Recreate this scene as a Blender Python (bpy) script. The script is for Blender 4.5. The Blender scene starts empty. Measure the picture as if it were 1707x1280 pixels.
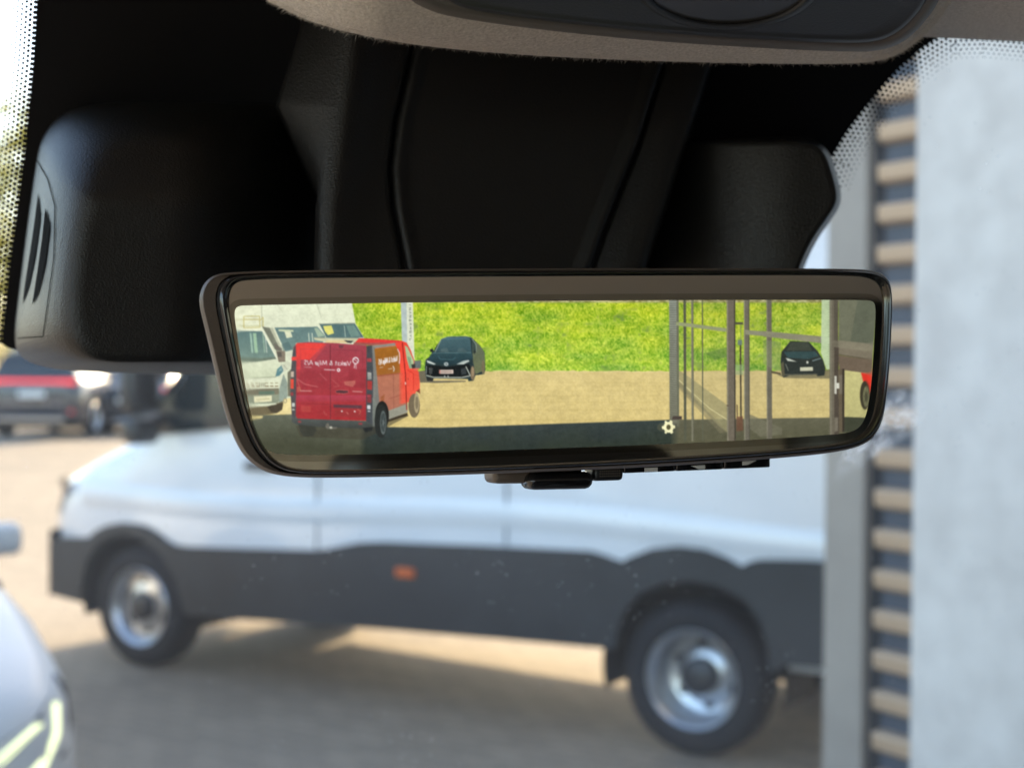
import bpy, bmesh, math, random
import numpy as np
from mathutils import Vector, Matrix
random.seed(7); np.random.seed(7)
R = math.radians
# ------------------------------------------------------------------ camera, sky, sun, exposure
scn = bpy.context.scene
COL = scn.collection
FPX = 2366.0; CX, CY = 853.5, 640.0          # focal length and centre, in pixels of the 1707 px wide photograph
CAM = Vector((0, 0, 1.75))
CM = Matrix.Rotation(R(90 - 0.48), 3, 'X') @ Matrix.Rotation(R(0.5), 3, 'Z')
cd = bpy.data.cameras.new('camera'); cam = bpy.data.objects.new('camera', cd); COL.objects.link(cam)
cam.matrix_world = Matrix.Translation(CAM) @ CM.to_4x4()
cd.sensor_width = 36; cd.lens = 36 * FPX / 1707; cd.clip_start = 0.02; cd.clip_end = 3000
cd.dof.use_dof = True; cd.dof.focus_distance = 0.50; cd.dof.aperture_fstop = 11.0
scn.camera = cam
SUN_AZ, SUN_EL = 21.0, 26.0
w = bpy.data.worlds.new('World'); scn.world = w; w.use_nodes = True
nt = w.node_tree; bg = nt.nodes['Background']
sky = nt.nodes.new('ShaderNodeTexSky'); sky.sky_type = 'NISHITA'; sky.sun_disc = False
sky.sun_elevation = R(SUN_EL); sky.sun_rotation = R(SUN_AZ); sky.air_density = 1.0; sky.dust_density = 1.6; sky.ozone_density = .7
nt.links.new(sky.outputs[0], bg.inputs[0]); bg.inputs[1].default_value = 0.12
sd = bpy.data.lights.new('sun', 'SUN'); sd.energy = 2.5; sd.angle = R(0.5); sd.color = (1, .76, .46)
so = bpy.data.objects.new('sun', sd); COL.objects.link(so)
sv = Vector((math.sin(R(SUN_AZ)) * math.cos(R(SUN_EL)), math.cos(R(SUN_AZ)) * math.cos(R(SUN_EL)), math.sin(R(SUN_EL))))
so.rotation_euler = sv.to_track_quat('Z', 'Y').to_euler()
so.location = (0, 0, 30)
EXPO = 2.4
scn.view_settings.view_transform = 'Standard'; scn.view_settings.look = 'None'
scn.view_settings.exposure = EXPO; scn.view_settings.gamma = 1
scn.render.engine = 'CYCLES'
scn.cycles.max_bounces = 10; scn.cycles.transparent_max_bounces = 16

# ------------------------------------------------------------------ geometry helpers
def ray(px, py): return CM @ Vector(((px - CX) / FPX, (CY - py) / FPX, -1.0))
def P(px, py, d): return CAM + ray(px, py) * d                 # a point at depth d seen at a photo pixel
def hit(px, py, q, n):
    r = ray(px, py); t = (q - CAM).dot(n) / r.dot(n); return CAM + r * t
def G(px, py): return hit(px, py, Vector((0, 0, 0)), Vector((0, 0, 1)))
def depth(px, py, q, n): return (q - CAM).dot(n) / ray(px, py).dot(n)
HEAD = Vector((-.55, .835, 0)).normalized(); LAT = Vector((HEAD.y, -HEAD.x, 0))   # our own van: heading and right-hand side

def tag(o, label=None, cat=None, group=None, kind=None):
    for k, v in (('label', label), ('category', cat), ('group', group), ('kind', kind)):
        if v: o[k] = v
    return o
def empty(name, loc=(0, 0, 0), rz=0, **k):
    o = bpy.data.objects.new(name, None); COL.objects.link(o); o.location = loc; o.rotation_euler = (0, 0, rz)
    o.empty_display_size = .05
    return tag(o, **k)
def setpar(o, parent):
    if parent is not None:
        o.parent = parent
def link(name, me, m, parent=None, smooth=None, world=True):
    """mesh data in world coordinates unless world=False (then local to the parent)"""
    o = bpy.data.objects.new(name, me); COL.objects.link(o)
    if m: me.materials.append(m)
    if smooth is not None:
        me.polygons.foreach_set('use_smooth', [True] * len(me.polygons))
        if smooth < 180: me.set_sharp_from_angle(angle=R(smooth))
    if parent is not None:
        o.parent = parent
        if world:
            bpy.context.view_layer.update()
            o.matrix_parent_inverse = parent.matrix_world.inverted()
    return o
def mesh(name, vs, fs, m, parent=None, smooth=None, world=True):
    me = bpy.data.meshes.new(name); me.from_pydata([tuple(v) for v in vs], [], fs); me.update()
    bm = bmesh.new(); bm.from_mesh(me); bmesh.ops.recalc_face_normals(bm, faces=bm.faces); bm.to_mesh(me); bm.free()
    return link(name, me, m, parent, smooth, world)
def frombm(name, bm, m, parent=None, smooth=None, world=True, recalc=True):
    if recalc: bmesh.ops.recalc_face_normals(bm, faces=bm.faces)
    me = bpy.data.meshes.new(name); bm.to_mesh(me); bm.free()
    return link(name, me, m, parent, smooth, world)
def loft(loops, closed=True, cap0=False, cap1=False):
    n = len(loops[0]); vs = [p for l in loops for p in l]; fs = []
    for i in range(len(loops) - 1):
        for j in range(n if closed else n - 1):
            a, b = i * n + j, i * n + (j + 1) % n
            fs.append((a, b, b + n, a + n))
    if cap0: fs.append(tuple(range(n))[::-1])
    if cap1: fs.append(tuple(range((len(loops) - 1) * n, len(loops) * n)))
    return vs, fs
def box_bm(cx, cy, cz, sx, sy, sz, bev=0, seg=2, bm=None):
    b2 = bmesh.new(); bmesh.ops.create_cube(b2, size=1)
    for v in b2.verts: v.co = Vector((v.co.x * sx + cx, v.co.y * sy + cy, v.co.z * sz + cz))
    if bev: bmesh.ops.bevel(b2, geom=b2.edges[:], offset=bev, segments=seg, affect='EDGES', profile=.5)
    if bm is None: return b2
    me = bpy.data.meshes.new('t'); b2.to_mesh(me); b2.free(); bm.from_mesh(me); bpy.data.meshes.remove(me); return bm
def lathe(prof, n=40):
    """profile of (radius, y) spun round the y axis"""
    loops = [[Vector((r * math.cos(2 * math.pi * k / n), y, r * math.sin(2 * math.pi * k / n))) for k in range(n)] for r, y in prof]
    return loft(loops)
def chaikin(p, it=2, closed=True):
    for _ in range(it):
        q = []; n = len(p)
        for i in range(n if closed else n - 1):
            a, b = Vector(p[i]), Vector(p[(i + 1) % n]); q += [a * .75 + b * .25, a * .25 + b * .75]
        if not closed: q = [Vector(p[0])] + q + [Vector(p[-1])]
        p = q
    return p
def area2(p): return sum(p[i][0] * p[(i + 1) % len(p)][1] - p[(i + 1) % len(p)][0] * p[i][1] for i in range(len(p)))
def inset(p, a):
    """move a 2-D polygon inwards by a"""
    s = 1 if area2(p) > 0 else -1; n = len(p); out = []
    for i in range(n):
        e1 = (Vector(p[i][:2]) - Vector(p[i - 1][:2])); e2 = (Vector(p[(i + 1) % n][:2]) - Vector(p[i][:2]))
        if e1.length < 1e-9: e1 = e2
        if e2.length < 1e-9: e2 = e1
        n1 = Vector((-e1.y, e1.x)).normalized() * s; n2 = Vector((-e2.y, e2.x)).normalized() * s
        m = (n1 + n2); m = m.normalized() if m.length > 1e-6 else n1
        k = max(.5, m.dot(n1)); out.append(Vector(p[i][:2]) + m * (a / k))
    return out
def interp(line, y):
    """x on a polyline of (x, y) at height y"""
    for (x0, y0), (x1, y1) in zip(line, line[1:]):
        if y0 <= y <= y1: return x0 + (x1 - x0) * (y - y0) / (y1 - y0)
    return line[0][0] if y < line[0][1] else line[-1][0]

# ------------------------------------------------------------------ materials
def mat(name, col=(.5, .5, .5), rough=.5, metal=0, spec=.5, coat=0, emit=None, estr=1):
    m = bpy.data.materials.new(name); m.use_nodes = True; b = m.node_tree.nodes['Principled BSDF']
    b.inputs['Base Color'].default_value = (*col, 1); b.inputs['Roughness'].default_value = rough
    b.inputs['Metallic'].default_value = metal; b.inputs['Specular IOR Level'].default_value = spec
    b.inputs['Coat Weight'].default_value = coat
    if emit: b.inputs['Emission Color'].default_value = (*emit, 1); b.inputs['Emission Strength'].default_value = estr
    return m
def N(m, t, **k):
    n = m.node_tree.nodes.new(t)
    for a, v in k.items():
        if a in n.inputs.keys(): n.inputs[a].default_value = v
        else: setattr(n, a, v)
    return n
def noisy(m, c1, c2, scale, detail=4, bump=0, bscale=None, rough=None, dist=.002):
    t = m.node_tree; b = t.nodes['Principled BSDF']; tc = N(m, 'ShaderNodeTexCoord')
    n = N(m, 'ShaderNodeTexNoise', Scale=scale, Detail=detail); t.links.new(tc.outputs['Object'], n.inputs['Vector'])
    r = N(m, 'ShaderNodeValToRGB'); r.color_ramp.elements[0].position = .32; r.color_ramp.elements[1].position = .68
    r.color_ramp.elements[0].color = (*c1, 1); r.color_ramp.elements[1].color = (*c2, 1)
    t.links.new(n.outputs['Fac'], r.inputs[0]); t.links.new(r.outputs[0], b.inputs['Base Color'])
    if bump:
        n2 = N(m, 'ShaderNodeTexNoise', Scale=bscale or scale, Detail=3); t.links.new(tc.outputs['Object'], n2.inputs['Vector'])
        bp = N(m, 'ShaderNodeBump', Strength=bump, Distance=dist); t.links.new(n2.outputs['Fac'], bp.inputs['Height'])
        t.links.new(bp.outputs[0], b.inputs['Normal'])
    if rough:
        mr = N(m, 'ShaderNodeMapRange'); mr.inputs[3].default_value, mr.inputs[4].default_value = rough
        t.links.new(n.outputs['Fac'], mr.inputs[0]); t.links.new(mr.outputs[0], b.inputs['Roughness'])
    return m
M = {}
def grained(name, col, rough, scale=1700, strength=.5, dist=.0004, spec=.4):
    m = mat(name, col, rough, spec=spec); t = m.node_tree; b = t.nodes['Principled BSDF']
    tc = N(m, 'ShaderNodeTexCoord'); v = N(m, 'ShaderNodeTexVoronoi', Scale=scale); v.feature = 'SMOOTH_F1'
    nz = N(m, 'ShaderNodeTexNoise', Scale=scale * .6, Detail=2)
    t.links.new(tc.outputs['Object'], v.inputs['Vector']); t.links.new(tc.outputs['Object'], nz.inputs['Vector'])
    ad = N(m, 'ShaderNodeMath', operation='ADD'); t.links.new(v.outputs['Distance'], ad.inputs[0]); t.links.new(nz.outputs['Fac'], ad.inputs[1])
    bp = N(m, 'ShaderNodeBump', Strength=strength, Distance=dist); t.links.new(ad.outputs[0], bp.inputs['Height'])
    t.links.new(bp.outputs[0], b.inputs['Normal']); return m
M['plastic'] = grained('black_grained_plastic', (.010, .0096, .0092), .42, spec=.42)
M['casing'] = grained('soft_black_casing', (.12, .092, .072), .42, 2600, .2, spec=.7)
M['gloss'] = mat('piano_black', (.008, .008, .009), .12, spec=.6, coat=.3)
M['softblack'] = mat('satin_black', (.012, .012, .013), .4)
M['slot'] = mat('open_slot', (.004, .004, .004), .9, spec=.05)  # black stands for the shade inside openings and grooves
M['icon'] = mat('white_print', (.75, .75, .74), .5)
M['frit'] = mat('black_ceramic', (.006, .006, .007), .7, spec=.15)
M['fabric'] = noisy(mat('grey_felt', rough=.95, spec=.05), (.58, .52, .46), (.78, .71, .64), 900, 3, .8, 700, dist=.0006)
M['fuzz'] = mat('felt_fibre', (.74, .68, .61), .9, spec=.05)
M['rim'] = grained('grey_trim', (.17, .15, .135), .5, 1500, .2)
M['console'] = grained('dark_grey_trim', (.045, .046, .052), .42, 1500, .2, spec=.5)
M['liner'] = noisy(mat('cab_liner', rough=.9), (.52, .48, .41), (.58, .54, .46), 60)
M['tyre'] = mat('rubber', (.016, .016, .018), .75, spec=.3)
M['under'] = mat('underbody', (.012, .012, .012), .9)
M['white'] = noisy(mat('white_paint', rough=.3, coat=1), (.74, .75, .76), (.80, .80, .80), 3, rough=(.2, .3))
M['clad'] = noisy(mat('grey_black_cladding', rough=.55), (.016, .016, .0165), (.027, .027, .027), 4, rough=(.5, .7))
M['steel'] = mat('silver_wheel', (.55, .56, .58), .28, metal=.85)
M['hub'] = mat('hub_cap', (.03, .03, .032), .4)
M['orange'] = mat('orange_marker', (.75, .14, .02), .3)
M['carglass'] = mat('dark_car_glass', (.012, .02, .022), .06, spec=.6, coat=.4)
M['navy'] = mat('navy_paint', (.012, .016, .028), .25, coat=.6)
M['blackpaint'] = mat('dark_grey_paint', (.02, .022, .026), .25, coat=.6)
M['silver'] = mat('pale_silver_paint', (.47, .48, .485), .5, metal=0, coat=.1)
M['red'] = mat('red_lens', (.65, .012, .015), .2, coat=.5, emit=(1, .04, .03), estr=.25)
M['plate'] = mat('number_plate', (.7, .7, .68), .4)
M['lens'] = mat('clear_lens', (.10, .105, .11), .12, spec=.6, coat=.6)
M['drl'] = mat('daytime_light', (.85, .87, .6), .3, emit=(.95, 1, .5), estr=.3)
M['chrome'] = mat('chrome', (.75, .75, .75), .12, metal=1)
M['trim'] = noisy(mat('corner_flashing', rough=.55, metal=.1), (.33, .28, .235), (.38, .325, .27), 6)
M['sheet'] = noisy(mat('bronze_slat', rough=.4, metal=.25), (.50, .34, .215), (.58, .40, .26), 8, rough=(.35, .5))  # warm ground bounce painted into the rib colour
M['slate'] = noisy(mat('slate_sheet', rough=.5), (.045, .058, .082), (.065, .08, .11), 6, rough=(.4, .55))  # blue sky reflection painted into the backing colour
M['darkgap'] = mat('dark_gap', (.012, .013, .016), .8)
M['concrete'] = noisy(mat('concrete', rough=.85), (.64, .575, .515), (.77, .70, .63), 9, 8, .35, 40, dist=.004)
M['wallcore'] = mat('building_wall', (.22, .22, .22), .8)
M['bark'] = noisy(mat('bark', rough=.9), (.06, .045, .03), (.12, .09, .06), 8)
M['leaf'] = noisy(mat('leaf', rough=.6), (.09, .115, .02), (.20, .20, .04), .5, 3)
_t = M['leaf'].node_tree; _b = _t.nodes['Principled BSDF']; _tl = N(M['leaf'], 'ShaderNodeBsdfTranslucent'); _tl.inputs[0].default_value = (.34, .32, .04, 1); _mx = N(M['leaf'], 'ShaderNodeMixShader'); _mx.inputs[0].default_value = .45
_o = [n for n in _t.nodes if n.type == 'OUTPUT_MATERIAL'][0]; _t.links.new(_b.outputs[0], _mx.inputs[1]); _t.links.new(_tl.outputs[0], _mx.inputs[2]); _t.links.new(_mx.outputs[0], _o.inputs[0])

# ground: tan block paving
def paving():
    m = mat('block_paving', rough=.85, spec=.25); t = m.node_tree; b = t.nodes['Principled BSDF']
    tc = N(m, 'ShaderNodeTexCoord'); mp = N(m, 'ShaderNodeMapping'); mp.inputs['Rotation'].default_value = (0, 0, R(34))
    t.links.new(tc.outputs['Object'], mp.inputs[0])
    br = N(m, 'ShaderNodeTexBrick', Scale=1.0); br.inputs['Brick Width'].default_value = .21; br.inputs['Row Height'].default_value = .105
    br.inputs['Mortar Size'].default_value = .004; br.inputs['Mortar Smooth'].default_value = .3
    br.inputs['Color1'].default_value = (.355, .295, .22, 1); br.inputs['Color2'].default_value = (.285, .235, .178, 1); br.inputs['Mortar'].default_value = (.16, .12, .085, 1)
    t.links.new(mp.outputs[0], br.inputs[0])
    n = N(m, 'ShaderNodeTexNoise', Scale=.6, Detail=5); t.links.new(tc.outputs['Object'], n.inputs[0])
    mx = N(m, 'ShaderNodeMixRGB', blend_type='MULTIPLY'); mx.inputs[0].default_value = .35
    t.links.new(br.outputs[0], mx.inputs[1]); t.links.new(n.outputs[0], mx.inputs[2]); t.links.new(mx.outputs[0], b.inputs['Base Color'])
    bp = N(m, 'ShaderNodeBump', Strength=.5, Distance=.004, invert=True); t.links.new(br.outputs['Fac'], bp.inputs['Height']); t.links.new(bp.outputs[0], b.inputs['Normal'])
    return m
GR = .38                                            # the lot rises gently towards its far side
gy = [(-600, 0), (13, 0), (17, .06), (21, .2), (25, .33), (28, GR), (600, GR)]
vs = [(x, y, z) for y, z in gy for x in (-600, 600)]
tag(mesh('ground', vs, [(2 * i, 2 * i + 1, 2 * i + 3, 2 * i + 2) for i in range(len(gy) - 1)], paving(), None, 180), kind='structure')

# ------------------------------------------------------------------ building on the right
bq = P(1462, 700, 4.0); WD = (P(1575, 700, 3.80) - bq); WD.z = 0; WD.normalize()      # along the wall, towards us
WN = Vector((WD.y, -WD.x, 0));
if WN.y > 0: WN = -WN                                                               # out of the wall
WALLH = 7.5
def wallpt(a, o, z): v = Vector((bq.x, bq.y, 0)) + WD * a + WN * o; return Vector((v.x, v.y, z))
building = empty('building', wallpt(0, 0, 0), label='building with concrete pillar, bronze slats on dark cladding and grey corner flashing', cat='building')
def wbox(name, a0, a1, o0, o1, z0, z1, m, bev=.006):
    bm = bmesh.new(); vs = [bm.verts.new(wallpt(a, o, z)) for a in (a0, a1) for o in (o0, o1) for z in (z0, z1)]
    for f in ((0, 1, 3, 2), (4, 6, 7, 5), (0, 4, 5, 1), (2, 3, 7, 6), (0, 2, 6, 4), (1, 5, 7, 3)): bm.faces.new([vs[i] for i in f])
    if bev: bmesh.ops.bevel(bm, geom=bm.edges[:], offset=bev, segments=2, affect='EDGES')
    return frombm(name, bm, m, building, 40)
def along(px):      # position along the wall plane for a pixel column
    h = hit(px, 640, Vector((bq.x, bq.y, 0)), WN); return (Vector((h.x, h.y, 0)) - Vector((bq.x, bq.y, 0))).dot(WD)
aL, aS, aR = along(1388), along(1460), along(1577)
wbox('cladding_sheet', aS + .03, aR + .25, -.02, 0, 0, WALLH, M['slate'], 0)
pitch = .113; sp = [(0, 0), (.026, .006), (.033, .014), (.036, .050), (.031, .058), (0, .062)]; z = .02; rib_me = None
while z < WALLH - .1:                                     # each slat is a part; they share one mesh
    if rib_me is None:
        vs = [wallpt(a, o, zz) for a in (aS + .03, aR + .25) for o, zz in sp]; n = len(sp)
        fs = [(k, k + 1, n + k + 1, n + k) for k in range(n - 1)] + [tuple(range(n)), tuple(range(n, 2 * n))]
        o = mesh('slat', vs, fs, M['sheet'], building, 30); rib_me = o.data
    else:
        o = bpy.data.objects.new('slat', rib_me); COL.objects.link(o); o.parent = building; o.matrix_parent_inverse = building.matrix_world.inverted()
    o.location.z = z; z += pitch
wbox('joint_strip', aS - .012, aS + .032, -.05, .002, 0, WALLH, M['darkgap'], 0)
wbox('corner_flashing', aL, aS - .012, -.10, .03, 0, WALLH, M['trim'], .004)
aC = along(1583)
wbox('concrete_pillar', aR + .02, aR + 1.3, -.3, .16, 0, WALLH + .05, M['concrete'], .012)
wbox('wall', aL + .02, 30, -9, -.06, 0, WALLH - .01, M['wallcore'], 0)

# ------------------------------------------------------------------ white van seen through the windscreen
rw, fw = G(1150, 1262), G(228, 1112)
vdir = (fw - rw); WB = vdir.length; vdir.normalize(); vleft = Vector((-vdir.y, vdir.x, 0))
VY = 1.0                                                     # half width at the tyre face
vorg = fw - vleft * (VY - .02)
van = empty('parked_van', vorg, math.atan2(vdir.y, vdir.x), label='white van with black lower cladding and silver wheels, parked across our path', cat='van')
bpy.context.view_layer.update()
VM = van.matrix_world.copy(); VI = VM.inverted()
def vside(px, py):          # pixel -> (x along van, z) on the near side plane
    q = VM @ Vector((0, VY, 0)); h = VI @ hit(px, py, q, vleft); return (h.x, h.z)
ST = [(.98, .42, .62, .80), (.93, .66, .50, .94), (.82, .86, .46, 1.03), (.66, .95, .44, 1.11), (.40, .985, .44, 1.22), (.12, .99, .44, 1.33),
      (-.10, .99, .44, 1.55), (-.35, .99, .44, 1.85), (-.62, .99, .44, 2.16), (-.90, .99, .44, 2.42), (-1.2, .99, .44, 2.62), (-1.6, .99, .44, 2.70),
      (-3.0, .99, .44, 2.73), (-4.4, .99, .44, 2.73), (-5.35, .985, .44, 2.70), (-5.42, .95, .5, 2.64)]
def vsec(x, wd, zb, zt):
    h = zt - zb; t = min(1, max(0, (zt - 1.33) / 1.2))
    pts = [(wd * .93, zb), (wd, zb + .06), (wd * 1.004, min(zb + .42, zb + h * .6)), (wd * .995, zb + h * .72 if t == 0 else max(zb + .85, zt - .9)),
           (wd * (.97 - .02 * t), zt - (.07 + .26 * t)), (wd * (.93 - .05 * t), zt - (.03 + .06 * t)), (wd * (.86 - .06 * t), zt - .012 - .01 * t), (wd * .45, zt + .01)]
    L = [Vector((x, y, zz)) for y, zz in pts]; Rr = [Vector((x, -y, zz)) for y, zz in pts[::-1]]
    return L + Rr
vs, fs = loft([vsec(*s) for s in ST], True, True, True)
body = mesh('body', vs, fs, M['white'], van, 35, world=False)
def boolcut(o, cuts):
    md = []
    for c in cuts:
        x = o.modifiers.new('cut', 'BOOLEAN'); x.operation = 'DIFFERENCE'; x.solver = 'EXACT'; x.object = c
    bpy.context.view_layer.update(); dg = bpy.context.evaluated_depsgraph_get()
    me = bpy.data.meshes.new_from_object(o.evaluated_get(dg)); o.modifiers.clear(); o.data = me
    for c in cuts: bpy.data.objects.remove(c)
def cyl_cut(parent, x, z, r, y0, y1):
    vs, fs = loft([[Vector((x + r * math.cos(a * math.pi / 20), y, z + r * math.sin(a * math.pi / 20))) for a in range(40)] for y in (y0, y1)], True, True, True)
    return mesh('cut', vs, fs, None, parent, world=False)
TR = .355
boolcut(body, [cyl_cut(van, x, TR + .03, .46, y0, y1) for x in (0, -WB) for y0, y1 in ((.55, 1.3), (-1.3, -.55))])
for x in (0, -WB):
    for sgn in (1, -1):
        vs, fs = loft([[Vector((x + r * math.cos(a * math.pi / 24), sgn * y, TR + .03 + r * math.sin(a * math.pi / 24))) for a in range(-2, 27)] for y, r in ((.985, .452), (.58, .452), (.57, .3), (.57, .02))], False)
        mesh('wheel_arch_liner', vs, fs, M['under'], van, 40, world=False)
# black lower cladding, near and far side
clp = [(90, 897), (120, 896), (151, 896), (165, 883), (182, 875), (204, 871), (228, 873), (250, 881), (272, 896), (292, 908), (312, 911), (420, 914), (527, 917), (560, 912), (600, 904), (640, 903), (800, 909), (985, 918), (1008, 925), (1038, 936), (1052, 928), (1088, 914), (1131, 910), (1175, 915), (1212, 929), (1238, 944), (1250, 936), (1266, 932), (1330, 933), (1450, 938),
       (1450, 1118), (1310, 1106), (1284, 1120), (1283, 1075), (1270, 1035), (1245, 1000), (1200, 976), (1150, 967), (1100, 973), (1062, 993), (1040, 1025), (1031, 1060), (1029, 1081), (860, 1066), (633, 1047), (470, 1036), (312, 1024), (305, 1000), (296, 965), (273, 926), (240, 898), (215, 890), (194, 891), (165, 908), (148, 935), (140, 970), (138, 1003), (92, 990)]
cl = [vside(*p) for p in clp]
for sgn in (1, -1):
    bm = bmesh.new(); fv = [bm.verts.new((x, sgn * (VY + .022), z)) for x, z in cl]; f = bm.faces.new(fv)
    r = bmesh.ops.extrude_face_region(bm, geom=[f])
    for e in r['geom']:
        if isinstance(e, bmesh.types.BMVert): e.co.y -= sgn * .06
    bmesh.ops.triangulate(bm, faces=[f for f in bm.faces if len(f.verts) > 4])
    frombm('lower_cladding', bm, M['clad'], van, 30, world=False)
# bumper front, underbody, lamps
bm = bmesh.new()
loops = []
x0 = cl[0][0]
for zz, k in ((.36, .93), (.42, 1), (.72, 1), (.76, .97)):
    lp = []
    for y in np.linspace(-1, 1, 17):
        lp.append(Vector((x0 + (.02 + .27 * (1 - abs(y) ** 2.6)) * k, y * (VY + .02), zz)))
    loops.append(lp)
vs, fs = loft(loops, False); mesh('front_bumper', vs, fs, M['clad'], van, 40, world=False)
frombm('underbody', box_bm(-2.0, 0, .52, 5.6, 1.5, .2), M['under'], van, world=False)
x, z = vside(681, 953); frombm('side_marker', box_bm(x, VY + .03, z, .11, .03, .045, .008), M['orange'], van, world=False)
for sgn in (1, -1):
    vs = []
    for (sx, sz) in ((.86, .84), (.90, .93), (.74, 1.06), (.60, 1.10), (.62, 1.0), (.74, .86)):
        wd = np.interp(-sx, [-.98, -.93, -.82, -.66, -.4], [.42, .66, .86, .95, .985]); vs.append(Vector((sx + .01, sgn * (wd + .012), sz)))
    mesh('headlamp', vs, [tuple(range(6))], M['lens'], van, world=False)
# glass
def vx(zt):   # x of the windscreen slope at height z
    return float(np.interp(zt, [1.33, 1.55, 1.85, 2.16, 2.42, 2.62], [.12, -.10, -.35, -.62, -.90, -1.2]))
vs = []
for zz, hw in ((1.36, .9), (1.8, .87), (2.3, .80)):
    for y in (-hw, -hw * .5, 0, hw * .5, hw): vs.append(Vector((vx(zz) + .035, y, zz)))
fs = [(i * 5 + j, i * 5 + j + 1, i * 5 + j + 6, i * 5 + j + 5) for i in range(2) for j in range(4)]
mesh('windscreen', vs, fs, M['carglass'], van, world=False)
for sgn in (1, -1):
    pts = [(-.08, 1.36), (-.2, 1.52), (-.62, 1.98), (-.72, 2.02), (-1.25, 2.02), (-1.30, 1.46), (-.75, 1.42)]
    mesh('door_window', [Vector((a, sgn * (.992 - max(0, b - 1.75) * .05 + .012), b)) for a, b in pts], [tuple(range(7))], M['carglass'], van, world=False)
    bm = bmesh.new()
    box_bm(-.24, sgn * 1.20, 1.68, .14, .22, .36, .05, 3, bm); box_bm(-.24, sgn * 1.19, 1.40, .13, .20, .15, .04, 3, bm); box_bm(-.22, sgn * 1.06, 1.46, .07, .14, .07, .02, 2, bm)
    box_bm(-.22, sgn * 1.06, 1.72, .06, .14, .06, .02, 2, bm)
    dm = frombm('door_mirror', bm, M['softblack'], van, 40, world=False)
    hb = bmesh.new(); box_bm(-.95, sgn * 1.005, 1.22, .2, .03, .045, .012, 2, hb)
    frombm('door_handle', hb, M['softblack'], van, 40, world=False)
# panel seams
for xx in (-1.36, -2.55):
    frombm('panel_seam', box_bm(xx, .9955, 1.05, .004, .012, .62), M['clad'], van, world=False)
# body crease: a raised flank moulding that catches the sky
for sgn in (1, -1):
    vs = []; xs = np.linspace(.45, -5.2, 40)
    for xx in xs:
        zc = .98 + .03 * math.sin(xx * 1.7) - (.02 * xx if xx > -1.5 else -.03)
        for dz, dy in ((-.07, -.003), (-.02, .012), (.02, .016), (.09, -.003)): vs.append(Vector((xx, sgn * (.994 + dy), zc + dz)))
    fs = [(i * 4 + j, i * 4 + j + 1, i * 4 + j + 5, i * 4 + j + 4) for i in range(39) for j in range(3)]
    mesh('flank_moulding', vs, fs, M['white'], van, 180, world=False)
def wheel(parent, x, y, z, r, sgn, dish=.0, rimr=.245, rm='steel', wid=.22):
    """tyre > rim with holes; sgn: side the face looks to"""
    root = bpy.data.objects.new('wheel', None); COL.objects.link(root); root.parent = parent; root.location = (x, y, z); root.empty_display_size = .1
    h = wid / 2
    prof = [(rimr * .98, -h * .9), (rimr + .02, -h), (r - .03, -h), (r - .008, -h * .75), (r, -h * .4), (r, h * .4), (r - .008, h * .75), (r - .03, h), (rimr + .02, h), (rimr * .98, h * .9)]
    vs, fs = lathe(prof, 48); mesh('tyre', vs, fs, M['tyre'], root, 60, world=False)
    f = sgn
    pr = [(rimr * .985, h * .92 * f), (rimr * .96, h * .98 * f), (rimr * .90, h * .90 * f), (rimr * .82, (h * .80 - dish * .5) * f), (rimr * .78, (h * .55 - dish) * f), (rimr * .62, (h * .5 - dish * 1.05) * f), (rimr * .45, (h * .62 - dish * .8) * f), (rimr * .33, (h * .62 - dish * .8) * f)]
    vs, fs = lathe(pr, 48); mesh('rim', vs, fs, M[rm], root, 50, world=False)
    hub = [(rimr * .36, (h * .60 - dish * .8) * f), (rimr * .36, (h * .9 - dish * .6) * f), (rimr * .28, (h * 1.02 - dish * .6) * f), (.0005, (h * 1.05 - dish * .6) * f)]
    vs, fs = lathe(hub, 24); mesh('hub', vs, fs, M['hub'], root, 40, world=False)
    hb = bmesh.new()
    for k in range(6):
        a = k * math.pi / 3 + .4; rr = rimr * .60
        b2 = bmesh.new(); bmesh.ops.create_uvsphere(b2, u_segments=10, v_segments=6, radius=rimr * .12)
        for v in b2.verts: v.co = Vector((v.co.x + rr * math.cos(a), v.co.y * .12 + (h * .52 - dish * 1.02) * f, v.co.z + rr * math.sin(a)))
        me = bpy.data.meshes.new('t'); b2.to_mesh(me); b2.free(); hb.from_mesh(me); bpy.data.meshes.remove(me)
    o = frombm('rim_holes', hb, M['slot'], root, 60, world=False); o['kind'] = 'stuff'
    return root
for sgn in (1, -1):
    wheel(van, 0, sgn * (VY - .13), TR, TR, sgn, dish=.02, rimr=.235)
    wheel(van, -WB, sgn * (VY - .14), TR, TR, sgn, dish=.11, rimr=.235, wid=.24)

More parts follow.
